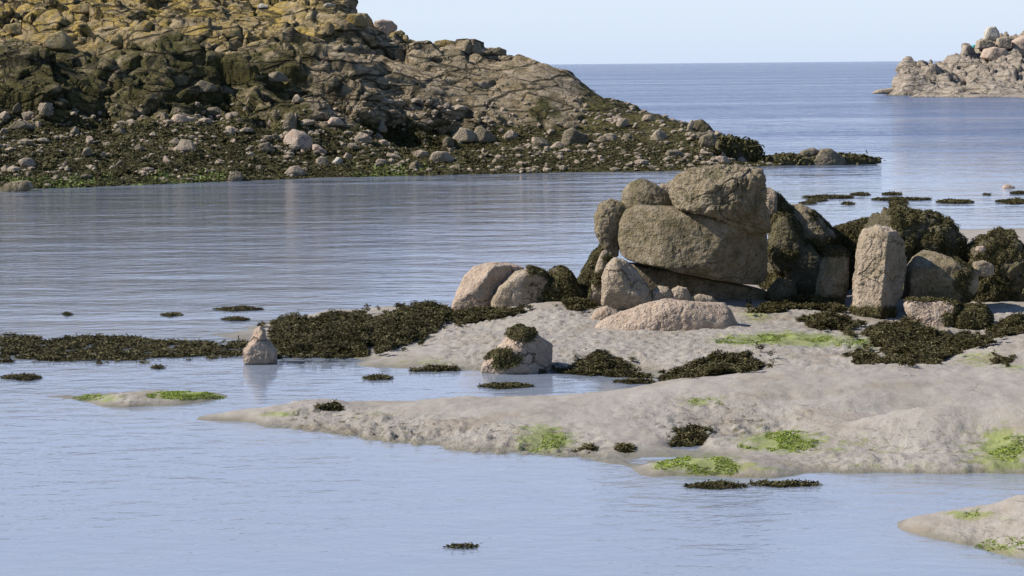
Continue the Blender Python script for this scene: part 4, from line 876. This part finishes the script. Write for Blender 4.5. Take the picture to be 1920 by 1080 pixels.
far_b('blocky light rocks at the water foot of the islet', [(1728, 184), (1745, 172), (1775, 166), (1800, 170), (1806, 184)], 338, M_FARPALE, p=6, nrand=8)
far_b('darker rock at the water foot of the islet', [(1800, 185), (1806, 172), (1830, 166), (1850, 174), (1856, 185)], 337, M_FARGREY, p=6, nrand=8)
far_b('pinkish rock at the water foot of the islet, right edge', [(1895, 186), (1898, 165), (1915, 152), (1945, 150), (1950, 186)], 336, M_FARPALE, p=6, nrand=6)

bt_ = NB('turquoise_cloth'); M_TURQ = bt_.finish((.10, .42, .42), .8, None, .2)
V, F = free_rock(1.1, .8, .75, 5, 4, 8, 5, .1); p = at_y(1826, 90, 366)
tag(mesh_obj('bundle', V+p+np.array([0, 0, .1]), F, M_TURQ, origin=p), 'tiny turquoise bundle left of the pinnacle on the islet', 'bundle')
# smaller stones, copied one by one over the shore
protos = []
for k in range(8):
    V, F = free_rock(1, .85, .85, 700+k, 4, 14, 6, .04)
    protos.append((V, F))
meshes = {}
rg = np.random.default_rng(44)
def scat(n):
    out = []
    while len(out) < n:
        px = rg.uniform(0, 1410); b0 = np.interp(px, [a for a, _ in BT], [c for _, c in BT]); s0 = np.interp(px, [a for a, _ in SH], [c for _, c in SH])
        py = rg.uniform(b0-25, s0-4)
        dens = .35+.65*float(noise(np.array([[px/70, py/14, 0]]), 4)[0] > 0)
        if px > 1000 and py > 260: dens = 1
        if rg.random() < dens: out.append((px, py))
    return out
for px, py in scat(205):
    p, nn = head_pt(px, py); k = rg.integers(8); mt = [M_FARPALE, M_FARGREY, M_FARGREY, M_PINK][rg.integers(4)]
    s = min(.62, rg.lognormal(-1.35, .5))*(1 if px < 950 else .8); key = (k, mt.name)
    if key not in meshes:
        V, F = protos[k]; o = mesh_obj('stone', V, F, mt); meshes[key] = o
    else:
        o = meshes[key].copy(); scene.collection.objects.link(o)
    o.location = p+np.array([0, 0, .12*s]); o.scale = (s*rg.uniform(.8, 1.4), s, s*rg.uniform(.7, 1.25)); o.rotation_euler = (rg.uniform(-.4, .4), rg.uniform(-.4, .4), rg.uniform(0, 6.28))
    tag(o, 'small angular stone lying among the seaweed of the headland beach', 'stone', 'small stones on the headland beach')
# finest rubble and the weed cover of the beach: nobody could count these
def head_samples(n, fn):
    a, b, c = HV[FH[:, 0]], HV[FH[:, 1]], HV[FH[:, 3]]
    nn = np.cross(b-a, c-a); ar = np.linalg.norm(nn, axis=1); nn /= (ar+1e-12)[:, None]; cen = (HV[FH[:, 0]]+HV[FH[:, 2]])/2
    px, py = project(cen); m = fn(px, py, nn, cen)*ar*np.clip(-(nn@np.array([0, 1, .05]))+.35, .05, 1)
    k = rg.choice(len(FH), size=n, p=m/m.sum()); return cen[k], nn[k]
wf_ = HW[FH[:, 0]]
Pw, Nw = head_samples(80000, lambda px, py, n, c: (c[:, 2] > .02)*(c[:, 2] < 4.5)*np.clip(wf_-.55, 0, 1)*(1-.85*HCL[FH[:, 0]])*(c[:, 1] < 134))
Nw = Nw*.5+np.array([0, 0, .7]); Nw /= np.linalg.norm(Nw, axis=1)[:, None]
VV, FF, A = fronds(Pw, Nw, .141, .042, rg, 3, .4)
A = np.clip(A-.05+.3*np.repeat(fbm(Pw*.8, 19, 3), 18), 0, 1)
tag(quad_or_tri_obj('seaweed_cover', VV, FF, A, M_WEEDF, smooth=False), 'dark seaweed covering the headland beach', kind='stuff')
Pg, Ng = head_samples(2600, lambda px, py, n, c: (c[:, 2] > .02)*(c[:, 2] < 3.2)*(c[:, 1] < 134)*(.15+.3*(np.interp(px, [a for a, _ in SH], [b for _, b in SH])-py < 45)*(px > 900)+.6*(fbm(c*.5, 3, 3) > .2)))
U, Fi = ico(1); n = len(Pg); sc = rg.lognormal(-2.35, .45, (n, 1, 1))*np.stack([rg.uniform(.8, 1.7, n), rg.uniform(.7, 1.2, n), rg.uniform(.5, 1.0, n)], 1)[:, None, :]
VV = (U[None]*sc*rg.uniform(.7, 1.25, (n, len(U), 1))+Pg[:, None]+np.array([0, 0, .03])).reshape(-1, 3); FF = (Fi[None]+np.arange(n)[:, None, None]*len(U)).reshape(-1, 3)
tag(mesh_obj('shingle', VV, FF, M_FARPALE, smooth=False), 'pale shingle among the seaweed of the headland beach', kind='stuff')
Pg, Ng = head_samples(5000, lambda px, py, n, c: (c[:, 2] > .0)*(c[:, 2] < .7)*((px < 420) | ((px > 660) & (px < 800)))*(np.interp(px, [a for a, _ in SH], [b for _, b in SH])-py < 18)*(fbm(c*.5, 8, 3) > -.1))
VV, FF, A = fronds(Pg, Ng, .15, .05, rg, 3, .3)
M_WEEDG2 = weed_mat('shore_green_algae', (.06, .08, .015), (.13, .17, .035), (.26, .30, .09))
tag(quad_or_tri_obj('green_algae', VV, FF, A, M_WEEDG2, smooth=False), 'green algae fringe along the headland waterline', kind='stuff')
print('mud z range', Z.min(), Z.max())
